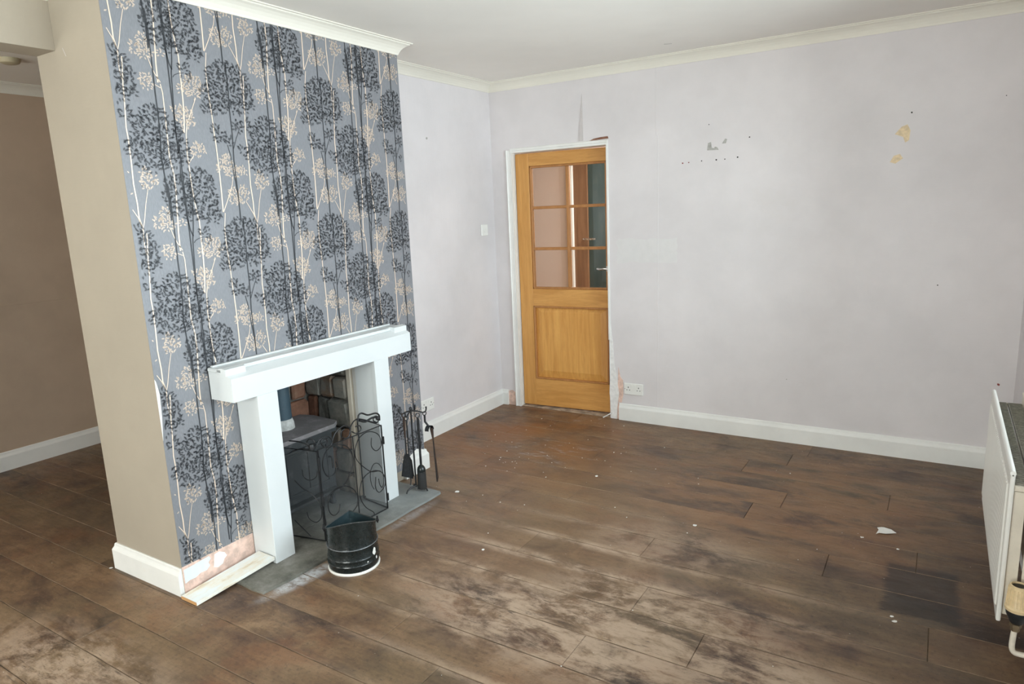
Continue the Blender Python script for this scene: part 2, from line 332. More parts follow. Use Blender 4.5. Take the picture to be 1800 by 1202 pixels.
WP_LIGHT= [(0.0035, 0.0065, [(0.418, 2.272), (0.407, 2.209), (0.405, 2.151), (0.407, 2.093), (0.41, 2.017), (0.411, 1.941), (0.413, 1.91), (0.414, 1.803), (0.412, 1.696), (0.409, 1.616)]), (0.0025, 0.004, [(0.479, 1.769), (0.47, 1.732), (0.44, 1.67), (0.411, 1.616)]), (0.0045, 0.006, [(0.59, 2.202), (0.584, 2.144), (0.579, 2.09), (0.576, 2.035), (0.568, 1.944), (0.57, 1.9), (0.569, 1.826), (0.565, 1.733), (0.569, 1.657), (0.568, 1.604), (0.575, 1.569)]), (0.0025, 0.004, [(0.62, 1.714), (0.603, 1.657), (0.587, 1.588), (0.575, 1.554)]), (0.0025, 0.004, [(0.531, 1.661), (0.547, 1.635), (0.564, 1.604), (0.573, 1.573)]), (0.0035, 0.004, [(0.578, 2.218), (0.574, 2.175), (0.575, 2.143), (0.578, 2.118)]), (0.004, 0.0065, [(0.73, 2.12), (0.735, 2.087), (0.733, 2.0), (0.728, 1.839), (0.737, 1.773), (0.737, 1.714), (0.728, 1.595), (0.723, 1.536), (0.721, 1.464)]), (0.003, 0.004, [(0.691, 2.219), (0.701, 2.184), (0.713, 2.156), (0.731, 2.126)]), (0.002, 0.003, [(0.692, 2.118), (0.71, 2.114), (0.729, 2.105)]), (0.004, 0.0065, [(0.824, 1.975), (0.814, 1.932), (0.808, 1.853), (0.809, 1.806), (0.809, 1.742), (0.813, 1.674), (0.818, 1.613), (0.824, 1.577), (0.822, 1.524), (0.82, 1.42), (0.816, 1.354), (0.807, 1.279)]), (0.0025, 0.004, [(0.877, 2.081), (0.849, 2.024), (0.827, 1.979)]), (0.002, 0.003, [(0.795, 1.331), (0.8, 1.301), (0.806, 1.275)]), (0.0025, 0.003, [(0.838, 1.851), (0.823, 1.834), (0.808, 1.814)])]
WP_LBLOB= [(0.423, 1.804, 0.022, 0.02), (0.456, 1.83, 0.031, 0.027), (0.478, 1.791, 0.032, 0.028), (0.517, 1.791, 0.033, 0.022), (0.619, 1.775, 0.02, 0.017), (0.629, 1.745, 0.033, 0.025), (0.619, 1.722, 0.02, 0.014), (0.472, 1.684, 0.025, 0.033), (0.522, 1.695, 0.028, 0.035), (0.491, 1.666, 0.026, 0.019), (0.642, 2.245, 0.022, 0.018), (0.677, 2.283, 0.022, 0.023), (0.677, 2.236, 0.035, 0.026), (0.748, 2.238, 0.015, 0.01), (0.672, 2.123, 0.023, 0.03), (0.872, 2.127, 0.044, 0.047), (0.82, 2.114, 0.022, 0.017), (0.778, 2.026, 0.019, 0.015), (0.811, 2.009, 0.043, 0.033), (0.838, 1.984, 0.023, 0.018), (0.862, 1.877, 0.032, 0.024), (0.849, 1.855, 0.023, 0.014)]
WP_DARK= [(0.0045, 0.0055, [(0.504, 2.246), (0.505, 2.135), (0.5, 2.053), (0.5, 1.946), (0.497, 1.896), (0.493, 1.835), (0.494, 1.762), (0.494, 1.684), (0.494, 1.621), (0.493, 1.576)]), (0.003, 0.004, [(0.47, 1.902), (0.479, 1.859), (0.483, 1.805), (0.488, 1.751), (0.494, 1.684)]), (0.002, 0.003, [(0.544, 1.982), (0.517, 1.93), (0.498, 1.886)]), (0.0045, 0.006, [(0.704, 2.395), (0.708, 2.324), (0.707, 2.214), (0.704, 2.084), (0.704, 2.016), (0.701, 1.926), (0.693, 1.842), (0.695, 1.792), (0.699, 1.726), (0.702, 1.675), (0.701, 1.616), (0.702, 1.589)]), (0.002, 0.003, [(0.775, 1.839), (0.735, 1.833), (0.703, 1.815), (0.695, 1.799)]), (0.002, 0.003, [(0.624, 1.858), (0.66, 1.848), (0.687, 1.838), (0.694, 1.815)]), (0.002, 0.003, [(0.724, 1.881), (0.71, 1.869), (0.693, 1.849)]), (0.004, 0.0055, [(0.806, 1.742), (0.806, 1.686), (0.802, 1.634), (0.792, 1.553), (0.783, 1.505), (0.775, 1.382), (0.77, 1.283), (0.769, 1.195), (0.776, 1.891), (0.767, 1.773), (0.769, 1.694), (0.77, 1.602), (0.778, 1.545), (0.788, 1.521)]), (0.002, 0.003, [(0.769, 1.71), (0.785, 1.682), (0.804, 1.666)]), (0.002, 0.003, [(0.851, 1.71), (0.822, 1.682), (0.806, 1.662)]), (0.002, 0.003, [(0.304, 2.176), (0.279, 2.171), (0.261, 2.163), (0.253, 2.153)])]
WP_DBLOB= [(0.505, 2.167, 0.093, 0.073), (0.502, 2.11, 0.107, 0.069), (0.439, 2.075, 0.045, 0.038), (0.563, 2.088, 0.058, 0.04), (0.391, 2.108, 0.023, 0.021), (0.39, 2.043, 0.023, 0.024), (0.603, 2.121, 0.024, 0.04), (0.482, 2.209, 0.029, 0.028), (0.423, 1.956, 0.026, 0.023), (0.444, 1.929, 0.027, 0.023), (0.474, 1.917, 0.019, 0.02), (0.531, 1.981, 0.023, 0.022), (0.577, 1.999, 0.018, 0.018), (0.682, 1.333, 0.054, 0.036), (0.641, 1.273, 0.048, 0.044), (0.733, 1.279, 0.056, 0.045), (0.633, 1.209, 0.063, 0.044), (0.753, 1.193, 0.057, 0.046), (0.655, 1.152, 0.059, 0.032), (0.548, 1.226, 0.022, 0.016), (0.588, 1.207, 0.033, 0.028), (0.613, 1.316, 0.019, 0.016), (0.785, 1.231, 0.03, 0.029), (0.7, 1.225, 0.045, 0.045), (0.745, 1.718, 0.053, 0.048), (0.844, 1.734, 0.068, 0.056), (0.856, 1.661, 0.063, 0.053), (0.886, 1.603, 0.043, 0.029), (0.75, 1.643, 0.054, 0.044), (0.804, 1.626, 0.046, 0.037), (0.701, 1.687, 0.023, 0.028), (0.306, 2.191, 0.026, 0.024), (0.322, 2.167, 0.013, 0.011)]
SCR= [[(0.104, 0.391), (0.108, 0.36), (0.081, 0.331), (0.043, 0.339), (0.023, 0.39), (0.032, 0.437), (0.067, 0.47), (0.13, 0.472), (0.183, 0.445), (0.214, 0.39), (0.212, 0.344), (0.181, 0.289), (0.136, 0.253), (0.079, 0.248), (0.052, 0.214)], [(0.105, 0.167), (0.094, 0.135), (0.063, 0.124), (0.037, 0.152), (0.032, 0.196), (0.048, 0.238), (0.093, 0.256), (0.152, 0.246), (0.201, 0.209), (0.223, 0.163), (0.214, 0.117), (0.18, 0.094)], [(0.352, 0.438), (0.347, 0.392), (0.379, 0.358), (0.417, 0.377), (0.406, 0.435), (0.356, 0.47), (0.304, 0.476), (0.259, 0.454), (0.232, 0.403), (0.239, 0.355), (0.284, 0.299), (0.332, 0.258), (0.393, 0.24), (0.421, 0.202)], [(0.359, 0.219), (0.352, 0.158), (0.378, 0.126), (0.419, 0.152), (0.417, 0.211), (0.375, 0.249), (0.318, 0.259), (0.268, 0.24), (0.242, 0.193), (0.244, 0.137), (0.274, 0.081), (0.322, 0.035), (0.324, 0.015)], [(-0.006, 0.494), (0.013, 0.525), (0.037, 0.536), (0.074, 0.53), (0.094, 0.499), (0.076, 0.48), (0.042, 0.487), (0.026, 0.514), (0.043, 0.528), (0.064, 0.515), (0.062, 0.497)], [(0.094, 0.499), (0.113, 0.531), (0.151, 0.551), (0.187, 0.553), (0.213, 0.527), (0.205, 0.496), (0.18, 0.488), (0.154, 0.506), (0.157, 0.531), (0.177, 0.537)], [(0.211, 0.508), (0.223, 0.543), (0.254, 0.563), (0.296, 0.554), (0.362, 0.522), (0.395, 0.506), (0.415, 0.52), (0.404, 0.54), (0.382, 0.543), (0.375, 0.525), (0.396, 0.509)], [(0.223, 0.51), (0.255, 0.491), (0.286, 0.505), (0.276, 0.527), (0.25, 0.528)], [(0.27, 0.549), (0.277, 0.579), (0.299, 0.586), (0.34, 0.565), (0.392, 0.56), (0.418, 0.543), (0.419, 0.513)], [(0.279, 0.553), (0.319, 0.535), (0.364, 0.542), (0.399, 0.538)]]
SCL= [[(0.012, 0.378), (0.023, 0.346), (0.062, 0.325), (0.097, 0.337), (0.1, 0.375)], [(0.172, 0.45), (0.132, 0.473), (0.072, 0.485), (0.015, 0.478)], [(0.163, 0.517), (0.111, 0.518), (0.069, 0.51), (0.042, 0.494), (0.011, 0.509), (0.015, 0.533), (0.04, 0.537), (0.057, 0.517), (0.041, 0.503)], [(0.1, 0.154), (0.09, 0.12), (0.051, 0.107), (0.017, 0.136), (0.009, 0.178)], [(0.156, 0.314), (0.112, 0.278), (0.06, 0.255), (0.024, 0.218), (0.009, 0.178)], [(0.183, 0.101), (0.145, 0.07), (0.091, 0.026)]]
# ------------------------------------------------------------------ floor: every board its own piece
fl = MB().box(LX-.02, RX+.3, FY-.1, D+1.4, -.06, -.007); floor = fl.build('floor', MAT['joint'], None, 'structure')
rows = [-.42, -.225, -.035, .16, .367, .568, .782, .987, 1.206, 1.405, 1.612, 1.808, 2.012, 2.217, 2.422, 2.627, 2.832, 3.037, 3.242]
while rows[0] > FY: rows.insert(0, rows[0]-.203)
joints = {-.42: -.09, -.035: 1.26, .16: .963, .367: 1.634, .568: 2.016, .987: 2.72, 1.405: 2.33, 2.012: 2.045}
rng = random.Random(11); bcache = {}
def board_mesh(lx, ly):
    k = (round(lx, 2), round(ly, 3))
    if k in bcache: return bcache[k]
    g = .0008; b = .0017; x, y = lx/2-g, ly/2-g; t = .007
    vs = [(-x+b, -y+b, 0), (x-b, -y+b, 0), (x-b, y-b, 0), (-x+b, y-b, 0), (-x, -y, -b), (x, -y, -b), (x, y, -b), (-x, y, -b), (-x, -y, -t), (x, -y, -t), (x, y, -t), (-x, y, -t)]
    fs = [(0, 1, 2, 3)]+[(i, i+4, (i+1) % 4+4, (i+1) % 4) for i in range(4)]+[(i+4, i+8, (i+1) % 4+8, (i+1) % 4+4) for i in range(4)]
    me = bpy.data.meshes.new('board'); me.from_pydata(vs, [], fs); me.materials.append(MAT['boards']); me.materials.append(MAT['board_edge']); me.polygons.foreach_set('material_index', [0, 1, 0, 1, 0, 1, 0, 1, 0]); me.update(); bcache[k] = me; return me
for i in range(len(rows)-1):
    y0, y1 = rows[i], rows[i+1]
    if y0 < -2.3: continue
    step = 1.9 if y0 < .1 else 1.65; x = joints.get(rows[i], rng.uniform(0, step))
    while x > LX: x -= step
    while x < RX:
        a, b = max(x, LX+.001), min(x+step, RX-.001)
        if a < b-.06:
            me = board_mesh(b-a, y1-y0); link('floorboard', me, floor, ((a+b)/2, (y0+y1)/2, 0))
        x += step
MB().box(LX, RX, FY, rows[[r >= -2.3 for r in rows].index(True)], -.007, -.0005).build('floorboard_area', MAT['boards'], floor)
# ------------------------------------------------------------------ walls
def wall(name, mat, *boxes):
    m = MB()
    for b in boxes: m.box(*b)
    return m.build(name, mat, None, 'structure')
dx0, dx1, dz = -.150, .628, 1.992      # door opening
T = .12
wall_back = wall('wall_back', MAT['wall'], (-A-.15, dx0, D, D+T, 0, HC), (dx1, RX+.3, D, D+T, 0, HC), (dx0, dx1, D, D+T, dz, HC))
wall_alcove = wall('wall_left', MAT['wall'], (-PW, -A, L+.0, D, 0, HC))
wallR = wall('wall_right', MAT['wall'], (RX, RX+.28, FY-.1, -3.05, 0, HC), (RX, RX+.28, -1.05, -.25, 0, HC), (RX, RX+.28, 2.25, D, 0, HC), (RX, RX+.28, -3.05, -1.05, 0, .78), (RX, RX+.28, -.25, 2.25, 0, .72),
    (RX, RX+.28, -3.05, -1.05, 2.15, HC), (RX, RX+.28, -.25, 2.25, 2.15, HC))
wallF = wall('wall_front', MAT['wall'], (LX-.1, -2.2, FY-.25, FY, 0, HC), (-.8, .5, FY-.25, FY, 0, HC), (2.5, RX, FY-.25, FY, 0, HC), (-2.2, -.8, FY-.25, FY, 0, .75), (.5, 2.5, FY-.25, FY, 0, .75), (-2.2, -.8, FY-.25, FY, 2.15, HC), (.5, 2.5, FY-.25, FY, 2.15, HC))
wallL = wall('wall_far_room', MAT['wall_far'], (LX-.12, LX, FY, D, 0, HC))
wallL2 = wall('wall_far_room_back', MAT['wall_far'], (LX-.12, -PW, D, D+T, 0, HC))
# chimney breast: pale end facing us, recess for the stove
oy0, oy1, oz = .455, 1.150, .87
breast = MB()
for b in ((-PW, -.002, 0, oy0, 0, HC), (-PW, -.002, oy1, L, 0, HC), (-PW, -.002, oy0, oy1, oz, HC), (-PW, -.44, oy0, oy1, 0, oz)): breast.box(*b)
breast = breast.build('wall_chimney', MAT['wall_beige'], None, 'structure')
party = wall('wall_party', MAT['wall_beige'], (-PW, -BX, FY, -2.3, 0, ZB))
beam = wall('trim_beam', MAT['wall_beige'], (-PW, -BX, FY, -.0005, ZB, HC))
wall('ceiling', MAT['ceiling'], (LX-.1, RX+.28, FY-.25, D+T, HC, HC+.1))
# hallway behind the glazed door
hall = wall('wall_hall', MAT['hall_wall'], (-1.6, -.36, 4.4, 4.5, 0, HC), (.70, 2.2, 4.4, 4.5, 0, HC), (-.36, .70, 4.4, 4.5, 2.12, HC), (-1.7, -1.6, D+T, 4.5, 0, HC), (2.2, 2.3, D+T, 4.5, 0, HC))
wall('ceiling_hall', MAT['ceiling'], (-1.7, 2.3, D+T, 4.5, HC, HC+.1))
# ------------------------------------------------------------------ cornice and skirting, mitred runs
def run(profile, path, closed=False, side=1):
    """profile: (out, z) points; path: plan points; out is to the right of travel when side=1"""
    m = MB(); P = [Vector((*p, 0)) for p in path]; k = len(P); secs = []
    for i, p in enumerate(P):
        d0 = (P[i]-P[i-1]).normalized() if i > 0 else None; d1 = (P[i+1]-P[i]).normalized() if i < k-1 else None
        n0 = Vector((d0.y, -d0.x, 0))*side if d0 else None; n1 = Vector((d1.y, -d1.x, 0))*side if d1 else None
        nn = n0 or n1
        if n0 and n1: nn = (n0+n1); nn = nn/ (nn.dot(n0))
        secs.append([p+nn*o+Vector((0, 0, z)) for o, z in profile])
    q = len(profile); vs = [v for s_ in secs for v in s_]
    m.add(vs, [(i*q+j, i*q+(j+1) % q, (i+1)*q+(j+1) % q, (i+1)*q+j) for i in range(k-1) for j in range(q)])
    m.add(vs, [tuple(range(q)), tuple(range((k-1)*q, k*q))[::-1]])
    return m
ch = .064
cprof = [(0, HC), (0, HC-ch), (.005, HC-ch), (.008, HC-.054), (.016, HC-.040), (.027, HC-.027), (.040, HC-.017), (.053, HC-.011), (.056, HC-.006), (.066, HC-.005), (.066, HC)]
run(cprof, [(-BX, FY), (-BX, 0), (0, 0), (0, L), (-A, L), (-A, D), (RX, D), (RX, FY)]).build('trim_cornice', MAT['cornice'], None, 'structure')
run(cprof, [(LX, FY), (LX, D), (-PW, D)]).build('trim_cornice_far_room', MAT['cornice'], None, 'structure')
SK = .0195
sprof = [(0, 0), (0, .125), (.005, .1255), (.009, .121), (.010, .113), (.013, .106), (.017, .100), (SK, .094), (SK, 0)]
run(sprof, [(-A, D-.001), (-A, L), (0, L), (0, 1.43)], side=-1).build('baseboard_left', MAT['trim'], None, 'structure')
run(sprof, [(dx1+.078, D), (RX, D)]).build('baseboard_back', MAT['trim'], None, 'structure')
run(sprof, [(-A, D), (-A+.065, D)]).build('baseboard_corner', MAT['trim'], None, 'structure')
run(sprof, [(RX, D), (RX, FY)]).build('baseboard_right', MAT['trim'], None, 'structure')
run(sprof, [(-PW, .6), (-PW, 0), (-.004, 0)]).build('baseboard_chimney', MAT['trim'], None, 'structure')
run(sprof, [(LX, FY), (LX, D)]).build('baseboard_far_room', MAT['trim'], None, 'structure')
# ------------------------------------------------------------------ windows of the right and front walls (front ones unseen, added to let light in)
def window(name, axis, a0, a1, z0, z1, face, depth, parts=3):
    root = bpy.data.objects.new(name, None); col.objects.link(root); root['kind'] = 'structure'
    def bx(m, u0, u1, v0, v1, w0, w1):
        (m.box(min(v0, v1), max(v0, v1), u0, u1, w0, w1, .004) if axis == 'y' else m.box(u0, u1, min(v0, v1), max(v0, v1), w0, w1, .004))
    s = 1 if depth > 0 else -1; f0 = face+depth*.55; f1 = f0+s*.06
    fr = MB(); bx(fr, a0, a1, f0, f1, z0, z0+.06); bx(fr, a0, a1, f0, f1, z1-.06, z1); bx(fr, a0, a0+.055, f0, f1, z0, z1); bx(fr, a1-.055, a1, f0, f1, z0, z1); fr.build('window_frame', MAT['plastic'], root)
    for i in range(1, parts):
        u = a0+(a1-a0)*i/parts; m = MB(); bx(m, u-.03, u+.03, f0, f1, z0+.05, z1-.05); m.build('mullion', MAT['plastic'], root)
    for i in range(parts):
        u0 = a0+(a1-a0)*i/parts+.03; u1 = a0+(a1-a0)*(i+1)/parts-.03; m = MB()
        bx(m, u0, u1, f0+s*.02, f0+s*.028, z0+.05, z1-.05); m.build('pane', MAT['glass'], root)
    m = MB(); bx(m, a0, a1, face-s*.03, f0, z0-.022, z0+.004); m.build('window_sill', MAT['trim'], root)
    return root
window('window_1', 'y', -.25, 2.25, .742, 2.15, RX, .28, 3)
window('window_2', 'y', -3.05, -1.05, .802, 2.15, RX, .28, 2)
window('added_window_3', 'x', .5, 2.5, .772, 2.15, FY, -.25, 2)  # unseen window, added for light from behind the camera
window('added_window_4', 'x', -2.2, -.8, .772, 2.15, FY, -.25, 2)  # unseen window, added to light the far room
# ------------------------------------------------------------------ glazed oak door, a crack ajar into the hall
DX0, DX1 = -.143, .622; DW = DX1-DX0; DH0, DH1 = .014, 1.982
door = bpy.data.objects.new('door_1', None); col.objects.link(door); door['kind'] = 'structure'
door.location = (DX0, D+.03, 0)
def dpart(m, name, mat, parent=None, label=None): return m.build(name, mat, parent or door, None, label)
y0, y1 = D+.03, D+.070
gx0, gx1 = -.030, .598-.008; gz0, gz1 = .955, 1.888; pz0, pz1 = .232, .822
m = MB().box(DX0, gx0-.002, y0, y1, DH0, DH1, .002); dpart(m, 'stile', MAT['oak_v'])
m = MB().box(gx1+.002, DX1, y0, y1, DH0, DH1, .002); dpart(m, 'stile', MAT['oak_v'])
for a, b in ((DH0, pz0), (pz1, gz0), (gz1, DH1)):
    dpart(MB().box(gx0-.002, gx1+.002, y0+.0005, y1, a, b, .0015), 'rail', MAT['oak_h'])
# glazing beads and bars: two columns, three rows
bw = .016; mx = (gx0+gx1)/2
m = MB()
for (a, b, c_, d_) in ((gx0, gx0+bw, gz0, gz1), (gx1-bw, gx1, gz0, gz1), (gx0, gx1, gz0, gz0+bw), (gx0, gx1, gz1-bw, gz1)): m.box(a, b, y0+.006, y1-.006, c_, d_, .004)
dpart(m, 'glazing_bead', MAT['oak_bead'])
dpart(MB().box(mx-.012, mx+.012, y0+.003, y1-.003, gz0+bw, gz1-bw, .005), 'glazing_bar', MAT['oak_bead'])
zs = [gz0+(gz1-gz0)*i/3 for i in range(4)]
for i in (1, 2): dpart(MB().box(gx0+bw, gx1-bw, y0+.004, y1-.004, zs[i]-.011, zs[i]+.011, .004), 'glazing_bar', MAT['oak_bead'])
for i in range(3):
    for a, b in ((gx0+bw*.6, mx-.009), (mx+.009, gx1-bw*.6)):
        dpart(MB().box(a, b, y0+.017, y0+.022, zs[i]+.008, zs[i+1]-.008), 'pane', MAT['glass'])
# raised and fielded panel: moulding, sloped margin, flat field
m = MB(); b = .014
for (a, bb, c_, d_) in ((gx0, gx0+b, pz0, pz1), (gx1-b, gx1, pz0, pz1), (gx0, gx1, pz0, pz0+b), (gx0, gx1, pz1-b, pz1)): m.box(a, bb, y0-.004, y0+.02, c_, d_, .004)
dpart(m, 'panel_moulding', MAT['oak_bead'])
def rect(x0, x1, z0, z1, y): return [(x0, y, z0), (x1, y, z0), (x1, y, z1), (x0, y, z1)]
m = MB(); o_ = rect(gx0+b-.002, gx1-b+.002, pz0+b-.002, pz1-b+.002, y0+.018); i_ = rect(gx0+.065, gx1-.065, pz0+.072, pz1-.05, y0+.004); k_ = [(p[0], y0+.03, p[2]) for p in o_]
m.add(o_+i_+k_, [(4, 5, 6, 7)]+[(j, (j+1) % 4, (j+1) % 4+4, j+4) for j in range(4)]+[(j, j+8, (j+1) % 4+8, (j+1) % 4) for j in range(4)]+[(8, 11, 10, 9)])
dpart(m, 'raised_panel', MAT['oak_panel'])
hd = MB().lathe([(.0, 0), (.024, 0), (.024, .006), (.010, .008), (.010, .035), (0, .035)], 0, 0, 20)
hd.v = [(.600+x, y0-z, 1.115+y) for x, y, z in hd.v]
hd.tube(spline([(.600, y0-.034, 1.115), (.575, y0-.040, 1.118), (.545, y0-.040, 1.114), (.520, y0-.036, 1.119)]), [.008]*16, 10)
dpart(hd, 'door_handle', MAT['chrome'])
door.rotation_euler[2] = math.radians(4.0)
# lining and architrave
m = MB().box(dx0-.03, dx0+.002, D+.002, D+T, 0, dz+.03, .002).box(dx0-.03, dx1+.004, D+.002, D+T, dz-.004, dz+.03, .002).box(dx1-.002, dx1+.03, D+.002, D+T, 0, dz+.03, .002)
m.build('trim_door_lining', MAT['trim'], None, 'structure')
aprof = [(0, 0), (0, .020), (.010, .021), (.016, .014), (.044, .011), (.052, .006), (.052, 0)]
m = MB(); m.prism([(dx0-.050+o, D-h) for o, h in [(0, 0), (0, .016), (.008, .020), (.014, .014), (.036, .012), (.042, .017), (.050, .017), (.050, 0)]], 'z', 0, dz+.02)
m.build('trim_architrave', MAT['trim'], None, 'structure')
m = MB(); m.prism([(D, dz-.004), (D-.014, dz-.002), (D-.014, dz+.012), (D-.008, dz+.016), (D-.006, dz+.030), (D, dz+.034)], 'x', dx0-.02, dx1+.012)
m.build('trim_architrave_head', MAT['trim'], None, 'structure')
m = MB().box(dx1-.001, dx1+.014, D-.012, D+.001, .60, dz+.03, .002); m.build('trim_door_edge', MAT['trim'], None, 'structure')
# threshold in the doorway
MB().box(dx0, dx1, D+.004, D+T, -.005, .004, .001).build('trim_threshold', MAT['joint'], None, 'structure')
# second door seen through the glass, brown wood with dull green-blue panel
d2 = bpy.data.objects.new('door_2', None); col.objects.link(d2); d2['kind'] = 'structure'; d2.location = (-.31, 4.4, 0)
n_ = NT('blue_green_door_panel'); MAT['teal'] = n_.out(n_.mix(n_.noise(n_.pos(), 6, 4), (.026, .044, .043), (.04, .066, .062)), .35, 0, .5)
MB().box(-.31, -.165, 4.385, 4.43, 0, 2.06, .004).build('stile', MAT['brown_wood'], d2)
MB().box(.50, .63, 4.385, 4.43, 0, 2.06, .004).build('stile', MAT['brown_wood'], d2)
MB().box(-.165, .50, 4.40, 4.425, 0, 2.06, .003).build('panel', MAT['teal'], d2)
MB().tube(spline([(-.19, 4.37, 1.272), (-.14, 4.35, 1.268), (-.07, 4.35, 1.272)]), .008).lathe([(0, 0), (.02, 0), (.02, .012), (0, .012)], -.19, 0, 12, 0, True, 0).build('door_handle', MAT['chrome'], d2) if False else MB().tube(spline([(-.20, 4.384, 1.272), (-.195, 4.35, 1.272), (-.14, 4.345, 1.268), (-.07, 4.35, 1.272)]), .009).build('door_handle', MAT['chrome'], d2)
MB().box(-.36, -.31, 4.36, 4.45, 0, 2.12, .004).box(.63, .70, 4.36, 4.45, 0, 2.12, .004).box(-.31, .63, 4.36, 4.45, 2.06, 2.12, .004).build('trim_hall_door_frame', MAT['trim'], None, 'structure')
# ------------------------------------------------------------------ marks, seams and bared plaster on the walls
def poly(m, pts, n, th=.0008, mi=0):
    """thin patch on a plane: pts in order, n = outward normal"""
    n = Vector(n); k = len(pts); a = [Vector(p)+n*th for p in pts]; b = [Vector(p) for p in pts]
    m.add(a+b, [tuple(range(k))]+[(j, j+k, (j+1) % k+k, (j+1) % k) for j in range(k)], mi); return m
NB = (0, -1, 0); rg = random.Random(3)
def bx_pts(l): return [(x, D, z) for x, z in l]
def ragged(x0, x1, z0, z1, n=9, j=.006):
    l = []
    for i in range(n): l.append((x0+(x1-x0)*i/n, z0+rg.uniform(-j, j)))
    for i in range(n): l.append((x1+rg.uniform(-j, j), z0+(z1-z0)*i/n))
    for i in range(n): l.append((x1-(x1-x0)*i/n, z1+rg.uniform(-j, j)))
    for i in range(n): l.append((x0+rg.uniform(-j, j), z1-(z1-z0)*i/n))
    return l
for x, z, r, k in ((1.174, 1.826, .008, 'red_plug'), (1.215, 1.828, .006, 'red_plug'), (1.300, 1.832, .006, 'dark_hole'), (1.395, 1.832, .007, 'dark_hole'), (1.450, 1.832, .006, 'dark_hole'), (1.530, 1.838, .007, 'dark_hole'), (1.600, 1.955, .006, 'dark_hole'), (1.345, 2.055, .005, 'dark_hole'), (2.475, 2.01, .007, 'dark_hole'), (2.90, 2.05, .004, 'dark_hole'), (1.87, .42, .005, 'smudge'), (2.66, 1.05, .005, 'dark_hole'), (2.985, .50, .011, 'red_plug')):
    MB().disc((x, D, z), NB, r*.62, 9, .0012, 0, .25, rg).build('screw_hole', MAT[k], wall_back)
MB().disc((-A, 2.275, 2.069), (1, 0, 0), .008, 9, .0012, 0, .3, rg).build('screw_hole', MAT['smudge'], wall_alcove)
poly(MB(), bx_pts([(1.335, 1.895), (1.41, 1.893), (1.40, 1.91), (1.385, 1.915), (1.38, 1.905), (1.365, 1.91), (1.36, 1.945), (1.34, 1.94)]), NB, .0006).build('smudge', MAT['smudge'], wall_back)
poly(MB(), bx_pts([(1.43, 1.93), (1.455, 1.93), (1.462, 1.955), (1.45, 1.96)]), NB, .0006).build('smudge', MAT['smudge'], wall_back)
poly(MB(), bx_pts([(2.398, 1.900), (2.440, 1.882), (2.452, 1.850), (2.470, 1.862), (2.474, 1.915), (2.458, 1.948), (2.430, 1.938)]), NB).build('bare_plaster_patch', MAT['tan_patch'], wall_back)
poly(MB(), bx_pts([(2.382, 1.748), (2.410, 1.738), (2.446, 1.765), (2.430, 1.790), (2.400, 1.782)]), NB).build('bare_plaster_patch', MAT['tan_patch'], wall_back)
poly(MB(), bx_pts(ragged(.70, 1.14, 1.17, 1.335, 10, .010)), NB, .0004).build('painted_patch', MAT['fresh_paint'], wall_back)
# paper seams: fine proud ridges
for x, z0, z1 in ((.990, 2.02, 2.45), (1.003, .55, 2.02), (1.000, .13, .55)):
    m = MB(); m.prism([(x-.004, D), (x-.001, D-.0016), (x+.0015, D-.0004), (x+.004, D)], 'z', z0, z1); m.build('paper_seam', MAT['wall'], wall_back)
m = MB(); m.add([(.446, D-.001, 2.35), (.449, D-.001, 2.03), (.425, D-.012, 2.03), (.447, D, 2.35), (.450, D, 2.03)], [(0, 1, 2), (3, 2, 4), (0, 2, 3), (1, 4, 2)]); m.build('peeling_paper', MAT['flap'], wall_back)
# raw edge where the right-hand architrave was pulled off
m = MB(); pts = []
zz = [0, .10, .2, .3, .42, .55, .66, .74]
lft = [.634, .632, .630, .634, .628, .632, .628, .628]; rgt = [.690, .692, .700, .690, .668, .660, .650, .640]
pts = [(x+rg.uniform(-.004, .004), D, z) for x, z in zip(lft, zz)][::-1]+[(x+rg.uniform(-.005, .005), D, z) for x, z in zip(rgt, zz)]
poly(m, pts, NB, .006); m.build('bared_plaster', MAT['plaster_white'], wall_back)
poly(MB(), bx_pts([(.690, .13), (.722, .13), (.735, .19), (.735, .30), (.712, .33), (.700, .40), (.694, .28)]), NB, .003).build('bared_plaster', MAT['plaster_pink'], wall_back)
poly(MB(), bx_pts([(.672, .0), (.706, .0), (.706, .12), (.690, .13), (.676, .06)]), NB, .003).build('bared_plaster', MAT['plaster_pink'], wall_back)
poly(MB(), bx_pts([(-.272, 0), (-.203, 0), (-.203, .10), (-.235, .125), (-.272, .115)]), NB, .002).build('bared_plaster', MAT['plaster_pink'], wall_back)
poly(MB(), bx_pts([(.50, 2.026), (.62, 2.030), (.645, 2.030), (.640, 2.046), (.58, 2.044), (.53, 2.038)]), NB, .002).build('bared_plaster', MAT['brick'], wall_back)
# chimney end: hairline scratch, torn white paper on its right arris
poly(MB(), [(-.305, 0, 2.268), (-.302, 0, 2.268), (-.285, 0, 2.235), (-.288, 0, 2.235)], NB, .0005).build('scratch', MAT['flap'], breast)
poly(MB(), [(1.16, 2.735, HC), (1.205, 2.752, HC), (1.207, 2.747, HC), (1.165, 2.730, HC)], (0, 0, -1), .0008).build('scratch', MAT['smudge'], bpy.data.objects['ceiling'])
# wall_far_room: paper joint line
m = MB(); m.prism([(LX, 1.084), (LX+.0015, 1.086), (LX, 1.088)], 'y', -1, 1.8) ; m.build('paper_seam', MAT['wall_far'], wallL)
# ------------------------------------------------------------------ chimney breast wallpaper (ground + print in one sheet)
WP = MB(); e = .0012; ZT = HC-.02; rgw = random.Random(21)
def sheet(y0, y1, z0, z1): WP.add([(e-.002, y0, z0), (e-.002, y1, z0), (e-.002, y1, z1), (e-.002, y0, z1)], [(0, 1, 2, 3)], 0)
